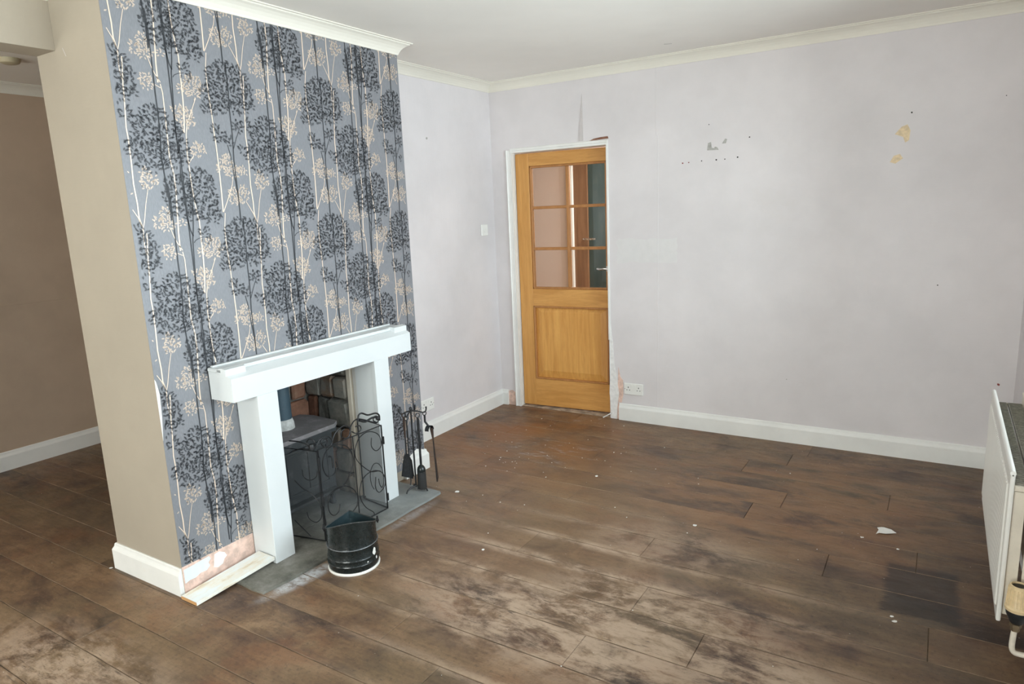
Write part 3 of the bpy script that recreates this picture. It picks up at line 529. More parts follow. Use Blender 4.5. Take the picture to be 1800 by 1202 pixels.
# jagged lower edge left of the fireplace
xs = [0, .03, .06, .10, .14, .18, .22, .26, .30, .34, .38]; zb = [.118, .122, .120, .124, .127, .126, .122, .112, .108, .122, .12]
for i in range(len(xs)-1): WP.add([(e-.002, xs[i], zb[i]), (e-.002, xs[i+1], zb[i+1]), (e-.002, xs[i+1], .2), (e-.002, xs[i], .2)], [(0, 1, 2, 3)], 0)
sheet(.38, oy0, .10, .2); sheet(0, oy0, .2, ZT); sheet(oy0, oy1, oz, ZT); sheet(oy1, L, .06, ZT)
for i in range(8): pass
def inside(y, z):
    if y < .012 or y > L-.016 or z > ZT-.004 or z < (.13 if y < .46 else .075): return False
    return not (oy0-.005 < y < oy1+.005 and z < oz+.005)
PY, PZ = .5345, .6605
def seg(pts, w0, w1, oy, ozz, x, mi):
    P = [Vector((p[0]+oy, p[1]+ozz)) for p in pts]; k = len(P)
    L_, R_ = [], []
    for i in range(k):
        t = (P[min(i+1, k-1)]-P[max(i-1, 0)]).normalized(); nn = Vector((-t.y, t.x)); w_ = (w0+(w1-w0)*i/(k-1))/2*.92
        L_.append(P[i]+nn*w_); R_.append(P[i]-nn*w_)
    for i in range(k-1):
        q = [L_[i], L_[i+1], R_[i+1], R_[i]]
        # split long pieces so clipping stays tidy
        for s_ in range(10):
            a0, a1 = s_/10, (s_+1)/10
            r = [q[0].lerp(q[1], a0), q[0].lerp(q[1], a1), q[3].lerp(q[2], a1), q[3].lerp(q[2], a0)]
            c_ = (r[0]+r[2])/2
            if inside(c_.x, c_.y): WP.add([(x, v.x, v.y) for v in r], [(0, 1, 2, 3)], mi)
def leaf(y, z, a, ln, wd, x, mi):
    ca, sa = math.cos(a), math.sin(a)
    def T_(u, v): return (x, y+u*ca-v*sa, z+u*sa+v*ca)
    WP.add([T_(0, 0), T_(ln*.45, wd/2), T_(ln, 0), T_(ln*.5, -wd/2)], [(0, 1, 2, 3)], mi)
def sprigs(blobs, pitch, ln, wd, seed):
    """fixed list of sprigs for one repeat: jittered grid inside the blobs"""
    r = random.Random(seed); out = []; used = set()
    for (cy, cz, ry, rz) in blobs:
        g = pitch
        for i in range(int(-ry/g)-1, int(ry/g)+2):
            for j in range(int(-rz/g)-1, int(rz/g)+2):
                y = cy+i*g+(j % 2)*g/2; z = cz+j*g*.9
                key = (round(y/g), round(z/(g*.9)))
                if key in used: continue
                d = ((y-cy)/ry)**2+((z-cz)/rz)**2
                if d > 1.0: continue
                used.add(key); y += r.uniform(-.3, .3)*g; z += r.uniform(-.3, .3)*g
                base = math.atan2(z-cz+rz*.8, (y-cy)*1.2); a = base+r.uniform(-1.5, 1.5)
                out.append((y, z, a, r.uniform(.85, 1.15)))
    return out
def draw_sprig(y, z, a, s, ln, wd, x, mi, twig=True):
    ca, sa = math.cos(a), math.sin(a); tl = ln*1.5*s
    if twig:
        WP.add([(x, y-sa*.0005, z+ca*.0005), (x, y+sa*.0005, z-ca*.0005), (x, y+ca*tl+sa*.0003, z+sa*tl-ca*.0003), (x, y+ca*tl-sa*.0003, z+sa*tl+ca*.0003)], [(0, 1, 2, 3)], mi)
    leaf(y+ca*tl, z+sa*tl, a, ln*s, wd, x, mi)
    for t in (.35, .8):
        for sg in (-1, 1): leaf(y+ca*tl*t, z+sa*tl*t, a+sg*.85, ln*.85*s, wd, x, mi)
ls = sprigs(WP_LBLOB, .0086, 0, 0, 5); ds = sprigs([(a, b, c*1.1, d*1.1) for a, b, c, d in WP_DBLOB], .0108, 0, 0, 9)
for iy in range(-2, 4):
    for iz in range(-3, 2):
        oy_, oz_ = iy*PY, iz*PZ
        for w0, w1, pts in WP_LIGHT: seg(pts, w0, w1, oy_, oz_, .0004, 2)
        for y, z, a, s in ls:
            if inside(y+oy_, z+oz_): draw_sprig(y+oy_, z+oz_, a, s, .0052, .0021, .0006, 2)
        for w0, w1, pts in WP_DARK: seg(pts, w0, w1, oy_, oz_, .0008, 1)
        for y, z, a, s in ds:
            if inside(y+oy_, z+oz_): draw_sprig(y+oy_, z+oz_, a, s, .0066, .0024, .0010, 1)
me = bpy.data.meshes.new('wallpaper'); me.from_pydata(WP.v, [], WP.f)
for k in ('wp_ground', 'wp_dark', 'wp_light'): me.materials.append(MAT[k])
me.polygons.foreach_set('material_index', WP.m); me.update()
wallpaper = link('wallpaper', me, breast, (0, 0, 0))
# white plastered strip bared at the foot of the breast, and a torn shred higher up the arris
m = MB(); poly(m, [(-.0015, .0, .0), (-.0015, .36, .0), (-.0015, .36, .13), (-.0015, .0, .13)], (1, 0, 0), .001); m.build('bared_plaster', MAT['plaster_pink'], breast)
poly(MB(), [(-.0005, z_*0+y_, zz_) for y_, zz_, z_ in [(.006, .052, 0), (.03, .058, 0), (.055, .056, 0), (.08, .066, 0), (.11, .064, 0), (.128, .078, 0), (.122, .095, 0), (.135, .108, 0), (.128, .122, 0), (.09, .120, 0), (.05, .117, 0), (.006, .115, 0)]], (1, 0, 0), .0006).build('paint_remnant', MAT['white_wash'], breast)
poly(MB(), [(-.0005, .145, .06), (-.0005, .165, .05), (-.0005, .19, .056), (-.0005, .20, .075), (-.0005, .215, .085), (-.0005, .205, .105), (-.0005, .18, .120), (-.0005, .155, .118), (-.0005, .15, .09)], (1, 0, 0), .0006).build('paint_remnant', MAT['torn_paper'], breast)
m = MB(); poly(m, [(.0012, -.001, .70), (.0012, .008, .80), (.0012, .012, .90), (.0012, .004, .95), (.0012, -.001, .96)], (1, 0, 0), .0015); m.build('torn_paper', MAT['torn_paper'], breast)
m = MB(); poly(m, [(.0002, 1.47, .06), (.0002, L-.005, .06), (.0002, L-.005, .125), (.0002, 1.56, .150), (.0002, 1.50, .128)], (1, 0, 0), .0012); m.build('torn_paper', MAT['torn_paper'], breast)
# ------------------------------------------------------------------ stove recess: mortar lining and separate stones
m = MB(); m.box(-.44, -.435, oy0, oy1, 0, oz).box(-.44, -.002, oy1-.004, oy1, 0, oz).box(-.44, -.002, oy0, oy0+.004, 0, oz).box(-.44, -.002, oy0, oy1, oz-.01, oz); m.build('recess_lining', MAT['mortar'], breast)
rs = random.Random(5)
def stone_piece(x0, x1, y0, y1, z0, z1, mat, name, flat):
    bm = bmesh.new(); bmesh.ops.create_cube(bm, size=1)
    for v in bm.verts: v.co = Vector(((x0+x1)/2+v.co.x*(x1-x0), (y0+y1)/2+v.co.y*(y1-y0), (z0+z1)/2+v.co.z*(z1-z0)))
    bmesh.ops.bevel(bm, geom=list(bm.edges), offset=.012, segments=1, affect='EDGES')
    for v in bm.verts: v.co += Vector((rs.uniform(-1, 1)*.006, rs.uniform(-1, 1)*.006, rs.uniform(-1, 1)*.006))
    bm.verts.index_update(); mb = MB().add([v.co.copy() for v in bm.verts], [[v.index for v in f.verts] for f in bm.faces]); bm.free()
    mb.build(name, mat, breast)
for z0, z1, cuts in ((.0, .13, (-.43, -.30, -.14, -.085)), (.13, .27, (-.43, -.22, -.085)), (.27, .40, (-.43, -.33, -.16, -.085)), (.40, .565, (-.43, -.345, -.25, -.085)), (.565, .70, (-.43, -.30, -.19, -.085)), (.70, .855, (-.43, -.35, -.255, -.085))):
    for a, b in zip(cuts, cuts[1:]):
        br = (b < -.3 and z0 > .3) or rs.random() < .25
        stone_piece(a+.006, b-.006, oy1-.035-rs.uniform(0, .012), oy1-.004, z0+.006, z1-.006, MAT['brick' if br else 'stone'], 'brick' if br else 'stone', 0)
for z0, z1, cuts in ((.0, .2, (.46, .68, .9, 1.11)), (.2, .38, (.46, .58, .82, 1.11)), (.38, .55, (.46, .70, .94, 1.11)), (.55, .70, (.46, .6, .86, 1.0, 1.11)), (.70, .855, (.46, .74, .97, 1.11))):
    for a, b in zip(cuts, cuts[1:]):
        br = (a > .9) or rs.random() < .3
        stone_piece(-.435, -.400+rs.uniform(-.01, .01), a+.006, b-.006, z0+.006, z1-.006, MAT['brick' if br else 'stone'], 'brick' if br else 'stone', 0)
m = MB().box(-.078, -.045, oy1-.045, oy1-.004, 0, oz-.01, .003); m.build('timber_strip', MAT['rad_back'], breast)
m = MB().box(-.043, -.004, oy1-.030, oy1-.004, 0, oz-.01, .003); m.build('timber_strip', MAT['trim'], breast)
m = MB().box(-.43, -.004, oy0+.001, oy1-.002, .001, .011); m.build('recess_floor', MAT['hearth'], breast)
# ------------------------------------------------------------------ hearth slab
HT = .012
hearth = MB()
ed = [(.001, .165), (.06, .163), (.15, .168), (.23, .162), (.300, .166), (.318, .30), (.322, .45), (.330, .60), (.326, .80), (.335, .95), (.332, 1.10), (.340, 1.25), (.338, 1.352), (.325, 1.362), (.20, 1.365), (.10, 1.360), (.001, 1.362)]
hearth.prism(ed, 'z', 0.0005, HT)
hearth.build('hearth_slab', MAT['hearth'])
hs = bpy.data.objects['hearth_slab']; tag(hs, 'flat grey stone hearth slab on the floor under the white fire surround', 'hearth')
m = MB(); m.add([(.325, .80, HT+.001), (.334, .80, HT+.001), (.338, .90, HT+.001), (.328, .90, HT+.001)], [(0, 1, 2, 3)])
# ------------------------------------------------------------------ fire surround
SF = .155
fs = empty('fire_surround', (.08, .82, HT), 'white painted wooden fire surround with mantel shelf against the patterned wallpaper', 'fireplace')
for a, b in ((.357, .466), (1.097, 1.206)):
    lg = MB().box(.003, SF-.022, a+.003, b-.003, HT, .815).box(SF-.022, SF, a, b, HT, .815, .0015); lg.build('leg', MAT['white'], fs)
MB().prism([(.003, .8155), (SF, .8155), (SF, .918), (.105, .940), (.003, .940)], 'y', .238, 1.397).build('lintel', MAT['white'], fs)
MB().box(.003, .098, .234, 1.401, .940, .956, .003).build('mantel_shelf', MAT['white'], fs)
MB().box(.003, .022, .250, 1.385, .956, .963, .002).build('back_ledge', MAT['white'], fs)
for a, b in ((.234, .335), (1.300, 1.401)):
    MB().prism([(.070, .956), (.070, .940), (.100, .938), (.128, .929), (.128, .958), (.10, .962)], 'y', a, b).build('end_block', MAT['white'], fs)
# ------------------------------------------------------------------ stove in the recess
ST = .475
stv = empty('stove', (-.22, .80, .011), 'dusty grey cast iron stove with flue pipe standing inside the fireplace recess', 'stove')
tp = [(-.385, .565), (-.10, .565), (-.065, .60), (-.065, .98), (-.10, 1.030), (-.30, 1.045), (-.385, 1.02)]
MB().prism(tp, 'z', ST-.022, ST).build('top_plate', MAT['stove_top'], stv)
MB().box(-.36, -.10, .60, .99, .09, ST-.05, .006).prism([(-.375, .58), (-.085, .58), (-.085, 1.01), (-.375, 1.01)], 'z', ST-.05, ST-.022).build('body', MAT['stove'], stv)
dr = MB().box(-.10, -.084, .64, .95, .15, .40, .004); dr = dr.build('door', MAT['stove'], stv)
m = MB()
for (a, b, c_, d_) in ((.655, .935, .375, .388), (.655, .935, .162, .175), (.655, .668, .175, .375), (.922, .935, .175, .375), (.792, .804, .175, .375)): m.box(-.086, -.078, a, b, c_, d_, .002)
m.build('door_bars', MAT['stove'], dr)
MB().tube(spline([(-.084, .93, .30), (-.060, .935, .30), (-.055, .935, .27), (-.055, .935, .24)]), .006).build('door_handle', MAT['iron'], dr)
for x, y in ((-.34, .62), (-.12, .62), (-.34, .97), (-.12, .97)): MB().lathe([(.016, .011), (.020, .02), (.013, .04), (.018, .092)], x, y, 10).build('leg', MAT['stove'], stv)
MB().box(-.10, -.055, .62, .97, .10, .116, .003).build('ash_lip', MAT['stove'], stv)
fp = MB().lathe([(.052, ST+.002), (.052, ST+.36)], -.262, .800, 28).build('flue_pipe', MAT['flue'], stv)
MB().lathe([(.062, ST), (.060, ST+.03), (.056, ST+.045), (.0525, ST+.055)], -.262, .800, 28).build('flue_collar', MAT['cement'], fp)
# ------------------------------------------------------------------ folding wrought iron fire screen
P0 = Vector((.20, .62, HT)); P1 = Vector((.215, 1.05, HT)); L0 = Vector((-.05, .575, HT)); R0 = Vector((.0, 1.085, HT))
scr = empty('fire_screen', (.16, .83, HT), 'black wrought iron folding fire screen with scrollwork and wire mesh in the fireplace opening', 'fire screen')
def panel(name, Aa, Bb, scrolls, H=.478, bar=None, crest=()):
    t = (Bb-Aa).normalized(); ln = (Bb-Aa).length; q = lambda s, z: Aa+t*s+Vector((0, 0, z-HT))
    pn = MB(); r = .0042
    pn.tube([q(.004, HT+.004), q(.004, H), q(ln-.004, H), q(ln-.004, HT+.004)], r, 6, 0, True)
    p = pn.build(name, MAT['iron'], scr)
    if bar is not None: MB().tube([q(bar, HT+.004), q(bar, H)], .0032, 6).build('centre_bar', MAT['iron'], p)
    for s in scrolls:
        MB().tube(spline([q(a, max(b, HT+.004)) for a, b in s], 4), .0024, 6).build('scroll', MAT['iron'], p)
    for s in crest:
        MB().tube(spline([q(a, b) for a, b in s], 4), .0032, 6).build('crest_scroll', MAT['iron'], p)
    nrm = Vector((-t.y, t.x, 0))*.003; qq = [q(.006, HT+.006)+nrm, q(ln-.006, HT+.006)+nrm, q(ln-.006, H-.003)+nrm, q(.006, H-.003)+nrm]
    MB().add(qq, [(0, 1, 2, 3)]).build('wire_mesh', MAT['wire'], p)
    return p
pm = panel('main_panel', P0, P1, SCR[:4], .484, .225, SCR[4:8])
t_ = (P1-P0).normalized(); q_ = lambda s, z: P0+t_*s+Vector((0, 0, z-HT))
MB().tube(spline([q_(a, b) for a, b in SCR[8]], 4), .0045, 8).build('handle', MAT['iron'], pm)
MB().tube(spline([q_(a, b) for a, b in SCR[9]], 4), .0055, 8).build('handle_stay', MAT['iron'], pm)
kb = MB(); kb.lathe([(.0, -.012), (.009, -.008), (.012, 0), (.009, .008), (0, .012)], q_(.408, 0).x, q_(.408, 0).y, 12, 0, False, .528); kb.build('handle_knot', MAT['iron'], pm)
panel('wing_panel', P0, L0, SCL[:2]+SCL[3:], .478, None, SCL[2:3])
def mir(s): return [(a*.62, b) for a, b in s]
panel('wing_panel', P1, R0, [mir(SCR[1])], .482, None)
for p, z0, z1 in ((P0, .06, .13), (P0, .20, .27), (P0, .38, .45), (P1, .06, .10), (P1, .38, .42)):
    MB().lathe([(.0075, z0), (.0075, z1)], p.x+.002, p.y, 10).build('hinge', MAT['iron'], scr)
MB().lathe([(.0, .49), (.013, .495), (.015, .510), (.010, .523), (0, .526)], P0.x-.004, P0.y-.028, 14).build('finial', MAT['iron'], scr)
# ------------------------------------------------------------------ coal bucket: round foot, rim drawn to a point at the back
bc = Vector((.462, .545)); R = .114
bk = empty('coal_bucket', (bc.x, bc.y, 0), 'round black metal coal bucket with white paint splashes in front of the hearth', 'bucket')
vdir = math.atan2(.67, -.74)          # towards the back point, away from the camera
def ring(z, k, rr, inset=0, n=56):
    """k: 0 round .. 1 pointed spout shape"""
    o = []
    for j in range(n):
        a = 2*math.pi*j/n; x, y = math.cos(a), math.sin(a)          # local: x towards the spout
        r_ = rr-inset
        if x > 0:
            lx = x*r_; ly = y*r_; tip = 1.18*r_
            tx = tip*(1-abs(y)); lx = lx*(1-k)+tx*k
        else: lx, ly = x*r_, y*r_
        ca, sa = math.cos(vdir), math.sin(vdir)
        h = z+k*(.050*max(0, -x)**1.5+.004*max(0, x))
        o.append((bc.x+lx*ca-ly*sa, bc.y+lx*sa+ly*ca, h))
    return o
def loft(m, rings, smooth=True, mi=0):
    n = len(rings[0]); vs = [v for r_ in rings for v in r_]
    m.add(vs, [(i*n+j, i*n+(j+1) % n, (i+1)*n+(j+1) % n, (i+1)*n+j) for i in range(len(rings)-1) for j in range(n)], mi, smooth); return m
m = MB(); zr = .200
prof = [(.006, R-.003, 0), (.020, R, 0), (.034, R+.002, 0), (.040, R+.004, 0), (.046, R+.001, 0), (.060, R+.001, 0), (.066, R+.003, 0), (.072, R, 0), (.115, R-.002, 0), (.120, R+.001, 0), (.125, R-.002, .05), (.150, R-.003, .30), (.175, R-.003, .65), (zr, R-.002, 1)]
rings = [ring(z, k, r_) for z, r_, k in prof]; loft(m, rings)
inn = [ring(z, k, r_, .003) for z, r_, k in prof[::-1]]; loft(m, [rings[-1], inn[0]]); loft(m, inn, True, 1)
m.add(inn[-1], [tuple(range(56))], 1); m.build('body', [MAT['enamel'], MAT['enamel_in']], bk)
MB().lathe([(R-.004, .0), (R+.003, .0), (R+.004, .006), (R+.001, .011), (R-.004, .011)], bc.x, bc.y, 48).build('base_rim', MAT['rad'], bk)
bp = [(bc.x+(R+.001)*math.cos(a), bc.y+(R+.001)*math.sin(a), .120) for a in [2*math.pi*j/48 for j in range(48)]]
MB().tube(bp, .0021, 6, 0, True).build('bead', metal('worn_grey_bead', (.16, .17, .18), .4, .3), bk)
rim = [tuple(v) for v in ring(zr, 1, R-.0015)]
MB().tube([(x, y, z+.001) for x, y, z in rim], .0028, 6, 0, True).build('rolled_rim', metal('worn_rim', (.06, .065, .065), .35, .4, (.3, .3, .3), .5, 150), bk)
for sg in (1, -1):
    a = vdir+sg*math.pi/2; c_ = (bc.x+R*math.cos(a), bc.y+R*math.sin(a)); d_ = (math.cos(a), math.sin(a))
    MB().tube([(c_[0]-d_[0]*.004, c_[1]-d_[1]*.004, zr-.004), (c_[0]+d_[0]*.012, c_[1]+d_[1]*.012, zr-.002)], .0065, 10).tube([(c_[0]+d_[0]*.006, c_[1]+d_[1]*.006, zr-.016), (c_[0]+d_[0]*.006, c_[1]+d_[1]*.006, zr+.016)], .004, 8).build('lug', MAT['iron'], bk)
def splash(a0, z0, da, dz_, name='paint_splash'):
    m = MB(); n = 12; rr = random.Random(int(a0*100)); ctr = (bc.x+(R+.0045)*math.cos(a0), bc.y+(R+.0045)*math.sin(a0), z0); vs = [ctr]
    for j in range(n):
        t = 2*math.pi*j/n; q = rr.uniform(.75, 1.15); a = a0+da*q*math.cos(t); vs.append((bc.x+(R+.0035)*math.cos(a), bc.y+(R+.0035)*math.sin(a), z0+dz_*q*math.sin(t)))
    m.add(vs, [(0, 1+j, 1+(j+1) % n) for j in range(n)]); m.build(name, MAT['plastic'], bk)
va = math.atan2(-.74, .67)   # angle facing the camera
splash(va+.98, .083, .105, .018); splash(va+1.10, .048, .045, .009); splash(va+.62, .050, .03, .004)
# ------------------------------------------------------------------ companion set: stand, and the tools that hang on it
CX, CY = .205, 1.300
cs = empty('companion_stand', (CX, CY, HT), 'black iron fireside tool stand with hooked top on the far end of the hearth', 'stand')
MB().tube([(CX, CY, HT+.028), (CX, CY, .500)], .0048, 8).build('pole', MAT['iron'], cs)
for a in (.4, 2.5, 4.4):
    x, y = math.cos(a), math.sin(a)
    MB().tube(spline([(CX, CY, HT+.035), (CX+x*.03, CY+y*.03, HT+.032), (CX+x*.055, CY+y*.055, HT+.022), (CX+x*.066, CY+y*.066, HT+.0045)]), .0045, 8).build('foot', MAT['iron'], cs)
hooks = {}
for nm, a, r_ in (('a', -1.25, .070), ('b', -2.5, .055), ('c', .75, .075), ('d', 1.9, .055)):
    x, y = math.cos(a), math.sin(a)
    MB().tube(spline([(CX, CY, .492), (CX+x*r_*.5, CY+y*r_*.5, .486), (CX+x*r_*.9, CY+y*r_*.9, .476), (CX+x*(r_+.008), CY+y*(r_+.008), .484), (CX+x*(r_+.012), CY+y*(r_+.012), .508)]), .0042, 8).build('hook', MAT['iron'], cs)
    hooks[nm] = (CX+x*r_, CY+y*r_, .476)
MB().lathe([(.0, .496), (.009, .498), (.010, .506), (.005, .514), (0, .516)], CX, CY, 12).build('finial', MAT['iron'], cs)
def eye(m, p, r_=.011):
    m.tube([(p[0]+r_*.3*math.cos(a), p[1]+r_*math.cos(a), p[2]-r_*.6+r_*math.sin(a)) for a in [2*math.pi*j/14 for j in range(14)]], .0028, 6, 0, True)
# poker
h = hooks['a']; pk = empty('poker', (h[0], h[1], h[2]), 'thin black poker hanging at the left of the tool stand beside the surround leg', 'poker', None)
m = MB(); eye(m, h); m.tube([(h[0], h[1], h[2]-.018), (h[0], h[1], h[2]-.12)], .0050, 8); m.build('handle', MAT['iron'], pk)
MB().tube(spline([(h[0], h[1], h[2]-.12), (h[0], h[1], .16), (h[0], h[1], .10), (h[0]+.004, h[1]-.012, .085)]), .0032, 8).build('rod', MAT['iron'], pk)
# shovel
h = hooks['b']; h = (h[0]+.012, h[1]+.006, h[2]); sv = empty('shovel', (h[0], h[1], h[2]), 'black fireside shovel with flat blade hanging between the poker and the brush', 'shovel')
m = MB(); eye(m, h); m.tube([(h[0], h[1], h[2]-.018), (h[0], h[1], h[2]-.05), (h[0], h[1], h[2]-.14)], [.0065, .0075, .0045], 10); m.build('handle', MAT['rust'], sv)
MB().tube([(h[0], h[1], h[2]-.14), (h[0], h[1], .235)], .0040, 8).build('rod', MAT['iron'], sv)
bl = MB(); yy = lambda s: (h[0]+s*.45, h[1]+s)
outl = [(-.010, .240), (.010, .240), (.022, .21), (.030, .105), (.026, .085), (-.036, .118), (-.034, .13), (-.022, .20)]
f_ = [(yy(s)[0]+.003, yy(s)[1]-.001, z) for s, z in outl]; b_ = [(yy(s)[0]-.001, yy(s)[1]+.001, z) for s, z in outl]; k = len(outl)
bl.add(f_+b_, [tuple(range(k)), tuple(range(k, 2*k))[::-1]]+[(j, (j+1) % k, (j+1) % k+k, j+k) for j in range(k)]); 
bl.tube([(yy(-.034)[0]+.004, yy(-.034)[1], .13), (yy(-.020)[0]+.005, yy(-.020)[1], .20), (yy(0)[0]+.004, yy(0)[1], .238), (yy(.022)[0]+.005, yy(.022)[1], .20), (yy(.030)[0]+.004, yy(.030)[1], .10)], .0028, 6); bl.build('blade', MAT['iron'], sv)
# brush (hangs in front of the pole)
h = (CX+.028, CY+.022, .470); br = empty('hearth_brush', h, 'black hearth brush with round bristle head hanging at the front of the tool stand', 'brush')
m = MB(); eye(m, h, .013); m.tube([(h[0], h[1], h[2]-.022), (h[0], h[1], h[2]-.06), (h[0], h[1], h[2]-.10), (h[0], h[1], .165)], [.0062, .0085, .0065, .0068], 12); m.build('handle', MAT['iron'], br)
MB().lathe([(.006, .170), (.012, .166), (.021, .155), (.0245, .140), (.0245, .130), (.020, .128)], h[0], h[1], 18).build('ferrule', MAT['enamel'], br)
hd = MB().lathe([(.020, .135), (.0235, .12), (.0245, .08), (.0255, .045), (.024, .028), (.0, .030)], h[0], h[1], 18); hd = hd.build('bristle_head', MAT['bristle'], br)
m = MB(); rb = random.Random(2)
for j in range(70):
    a = rb.uniform(0, 6.283); r_ = rb.uniform(.015, .0245); p = (h[0]+r_*math.cos(a), h[1]+r_*math.sin(a)); s_ = rb.uniform(1.0, 1.25)
    m.tube([(p[0], p[1], .13), (h[0]+(p[0]-h[0])*s_, h[1]+(p[1]-h[1])*s_, .022+rb.uniform(0, .012))], .0009, 3)
bo = m.build('bristles', MAT['bristle'], hd); bo['kind'] = 'stuff'
# tongs / ash rake on the right hook
h = hooks['c']; tg = empty('tongs', h, 'black tongs with broad curved grip hanging from the right hook of the tool stand', 'tongs')
m = MB(); eye(m, h); m.tube([(h[0], h[1], h[2]-.018), (h[0], h[1], h[2]-.055), (h[0]+.014, h[1]+.012, h[2]-.084)], .006, 8)
pr = []
for j in range(11):
    a = math.pi*(.0+j/10); pr.append((h[0]+.004, h[1]+.012+.024*math.cos(a), h[2]-.105+.026*math.sin(a)))
for i in range(10):
    a_, b_ = Vector(pr[i]), Vector(pr[i+1])
    m.add([a_, b_, b_+Vector((.024, .004, 0)), a_+Vector((.024, .004, 0)), a_+Vector((0, 0, -.003)), b_+Vector((0, 0, -.003)), b_+Vector((.024, .004, -.003)), a_+Vector((.024, .004, -.003))], [(0, 1, 2, 3), (7, 6, 5, 4), (0, 3, 7, 4), (1, 5, 6, 2)])
m.build('handle', MAT['iron'], tg)
for s_ in (0, 1):
    MB().tube([(pr[0][0]+.012, pr[0][1]-s_*.004, h[2]-.10), (pr[0][0]+.014, pr[0][1]+.004, .30), (pr[0][0]+.018+.006*s_, pr[0][1]+.008+.004*s_, .075), (pr[0][0]+.019, pr[0][1]+.009, .050)], [.009, .0042, .0035, .0045], 8).build('arm', MAT['rust' if s_ else 'iron'], tg)
# ------------------------------------------------------------------ loose skirting board tipped against the wall
sk = empty('loose_board', (.06, .2, 0), 'loose white skirting board lying tipped against the wall left of the hearth', 'board')
a = [(.022, -.032, .006), (.122, -.028, .001), (.121, -.028, .016), (.022, -.032, .021)]
b = [(.040, .352, .036), (.150, .353, .032), (.149, .353, .047), (.040, .352, .051)]
m = MB(); m.add(a+b, [(0, 4, 5, 1), (1, 5, 6, 2), (2, 6, 7, 3), (3, 7, 4, 0), (4, 7, 6, 5)]); n_ = NT('worn_board_paint')
a_ = n_.noise(stretch(n_, n_.pos(), (1, .35, 1)), 16, 6, .65); cc = n_.cramp(a_, [(.33, (.60, .47, .30)), (.46, (.80, .76, .66)), (.60, (.80, .84, .84))])
MAT['worn_board'] = n_.out(cc, .5, 0, .4, a_, .15, .001); m.build('board_face', MAT['worn_board'], sk)
m = MB(); m.add([(p[0], p[1]-.0006, p[2]) for p in a]+[(p[0], p[1]+.004, p[2]) for p in a], [(3, 2, 1, 0), (4, 5, 6, 7)]); m.build('sawn_end', MAT['raw_wood'], sk)
# ------------------------------------------------------------------ electrical plates
def socket(name, cx, cz, axis, label, facex=0):
    root = empty(name, (cx, D, cz) if axis == 'y' else (facex, cx, cz), label, 'socket', None)
    def bx(m, u0, u1, h0, h1, z0, z1, bev=0):
        return m.box(cx+u0, cx+u1, D-h1, D-h0, cz+z0, cz+z1, bev) if axis == 'y' else m.box(facex+h0, facex+h1, cx+u0, cx+u1, cz+z0, cz+z1, bev)
    bx(MB(), -.0735, .0735, .0008, .0105, -.043, .043, .003).build('face_plate', MAT['plastic'], root)
    for s in (-1, 1):
        bx(MB(), s*.012-.006, s*.012+.006, .0105, .0135, .016, .034, .001).build('rocker_switch', MAT['plastic'], root)
        m = MB(); c_ = s*.040
        bx(m, c_-.003, c_+.003, .0105, .0110, .008, .017); bx(m, c_-.014, c_-.007, .0105, .0110, -.010, -.005); bx(m, c_+.007, c_+.014, .0105, .0110, -.010, -.005)
        m.build('pin_holes', MAT['dark_hole'], root)
        bx(MB(), s*.066-.0025, s*.066+.0025, .0105, .0110, -.0025, .0025).build('screw', MAT['chrome'], root)
    return root
socket('wall_socket', .819, .243, 'y', 'white double wall socket on the lilac wall right of the oak door')
socket('wall_socket', 2.085, .248, 'x', 'white double wall socket in the alcove beside the chimney breast', -A)
sw = empty('light_switch', (-A, 2.905, 1.425), 'white light switch on the alcove wall left of the door corner', 'switch')
MB().box(-A+.0008, -A+.010, 2.862, 2.948, 1.382, 1.468, .003).build('face_plate', MAT['plastic'], sw)
MB().add([(-A+.010, 2.897, 1.412), (-A+.010, 2.913, 1.412), (-A+.010, 2.913, 1.438), (-A+.010, 2.897, 1.438), (-A+.016, 2.897, 1.414), (-A+.016, 2.913, 1.414), (-A+.011, 2.913, 1.438), (-A+.011, 2.897, 1.438)], [(4, 5, 6, 7), (0, 1, 5, 4), (1, 2, 6, 5), (3, 0, 4, 7), (2, 3, 7, 6)]).build('rocker', MAT['plastic'], sw)
# ------------------------------------------------------------------ radiator under the window
rd = empty('radiator', (2.96, 1.59, .17), 'white double panel radiator under the window on the right wall', 'radiator')
ry0, ry1, rz0, rz1 = 1.055, 2.125, .172, .690
def rpanel(x0, x1, out, name, mat):
    """pressed steel panel: shallow vertical flutes on the outer face"""
    m = MB(); m.box(x0, x1, ry0, ry1, rz0, rz1, .005)
    nf = 40; p = []
    for i in range(nf):
        c_ = ry0+.03+(ry1-ry0-.06)*(i+.5)/nf; hw = (ry1-ry0-.06)/nf*.30
        xa = x0 if out < 0 else x1
        m.add([(xa, c_-hw-.004, rz0+.04), (xa, c_+hw+.004, rz0+.04), (xa, c_+hw+.004, rz1-.045), (xa, c_-hw-.004, rz1-.045), (xa+out*.005, c_-hw, rz0+.046), (xa+out*.005, c_+hw, rz0+.046), (xa+out*.005, c_+hw, rz1-.051), (xa+out*.005, c_-hw, rz1-.051)], [(4, 5, 6, 7), (0, 1, 5, 4), (1, 2, 6, 5), (2, 3, 7, 6), (3, 0, 4, 7)])
    return m.build(name, mat, rd)
rpanel(2.900, 2.914, -1, 'front_panel', MAT['rad']); rpanel(3.010, 3.022, 1, 'back_panel', MAT['rad_back'])
MB().tube([(2.907, ry0, rz1-.001), (2.907, ry1, rz1-.001)], .0085, 12).build('rolled_top', MAT['rad'], rd)
MB().tube([(3.016, ry0, rz1-.001), (3.016, ry1, rz1-.001)], .0080, 12).build('rolled_top', MAT['rad_back'], rd)
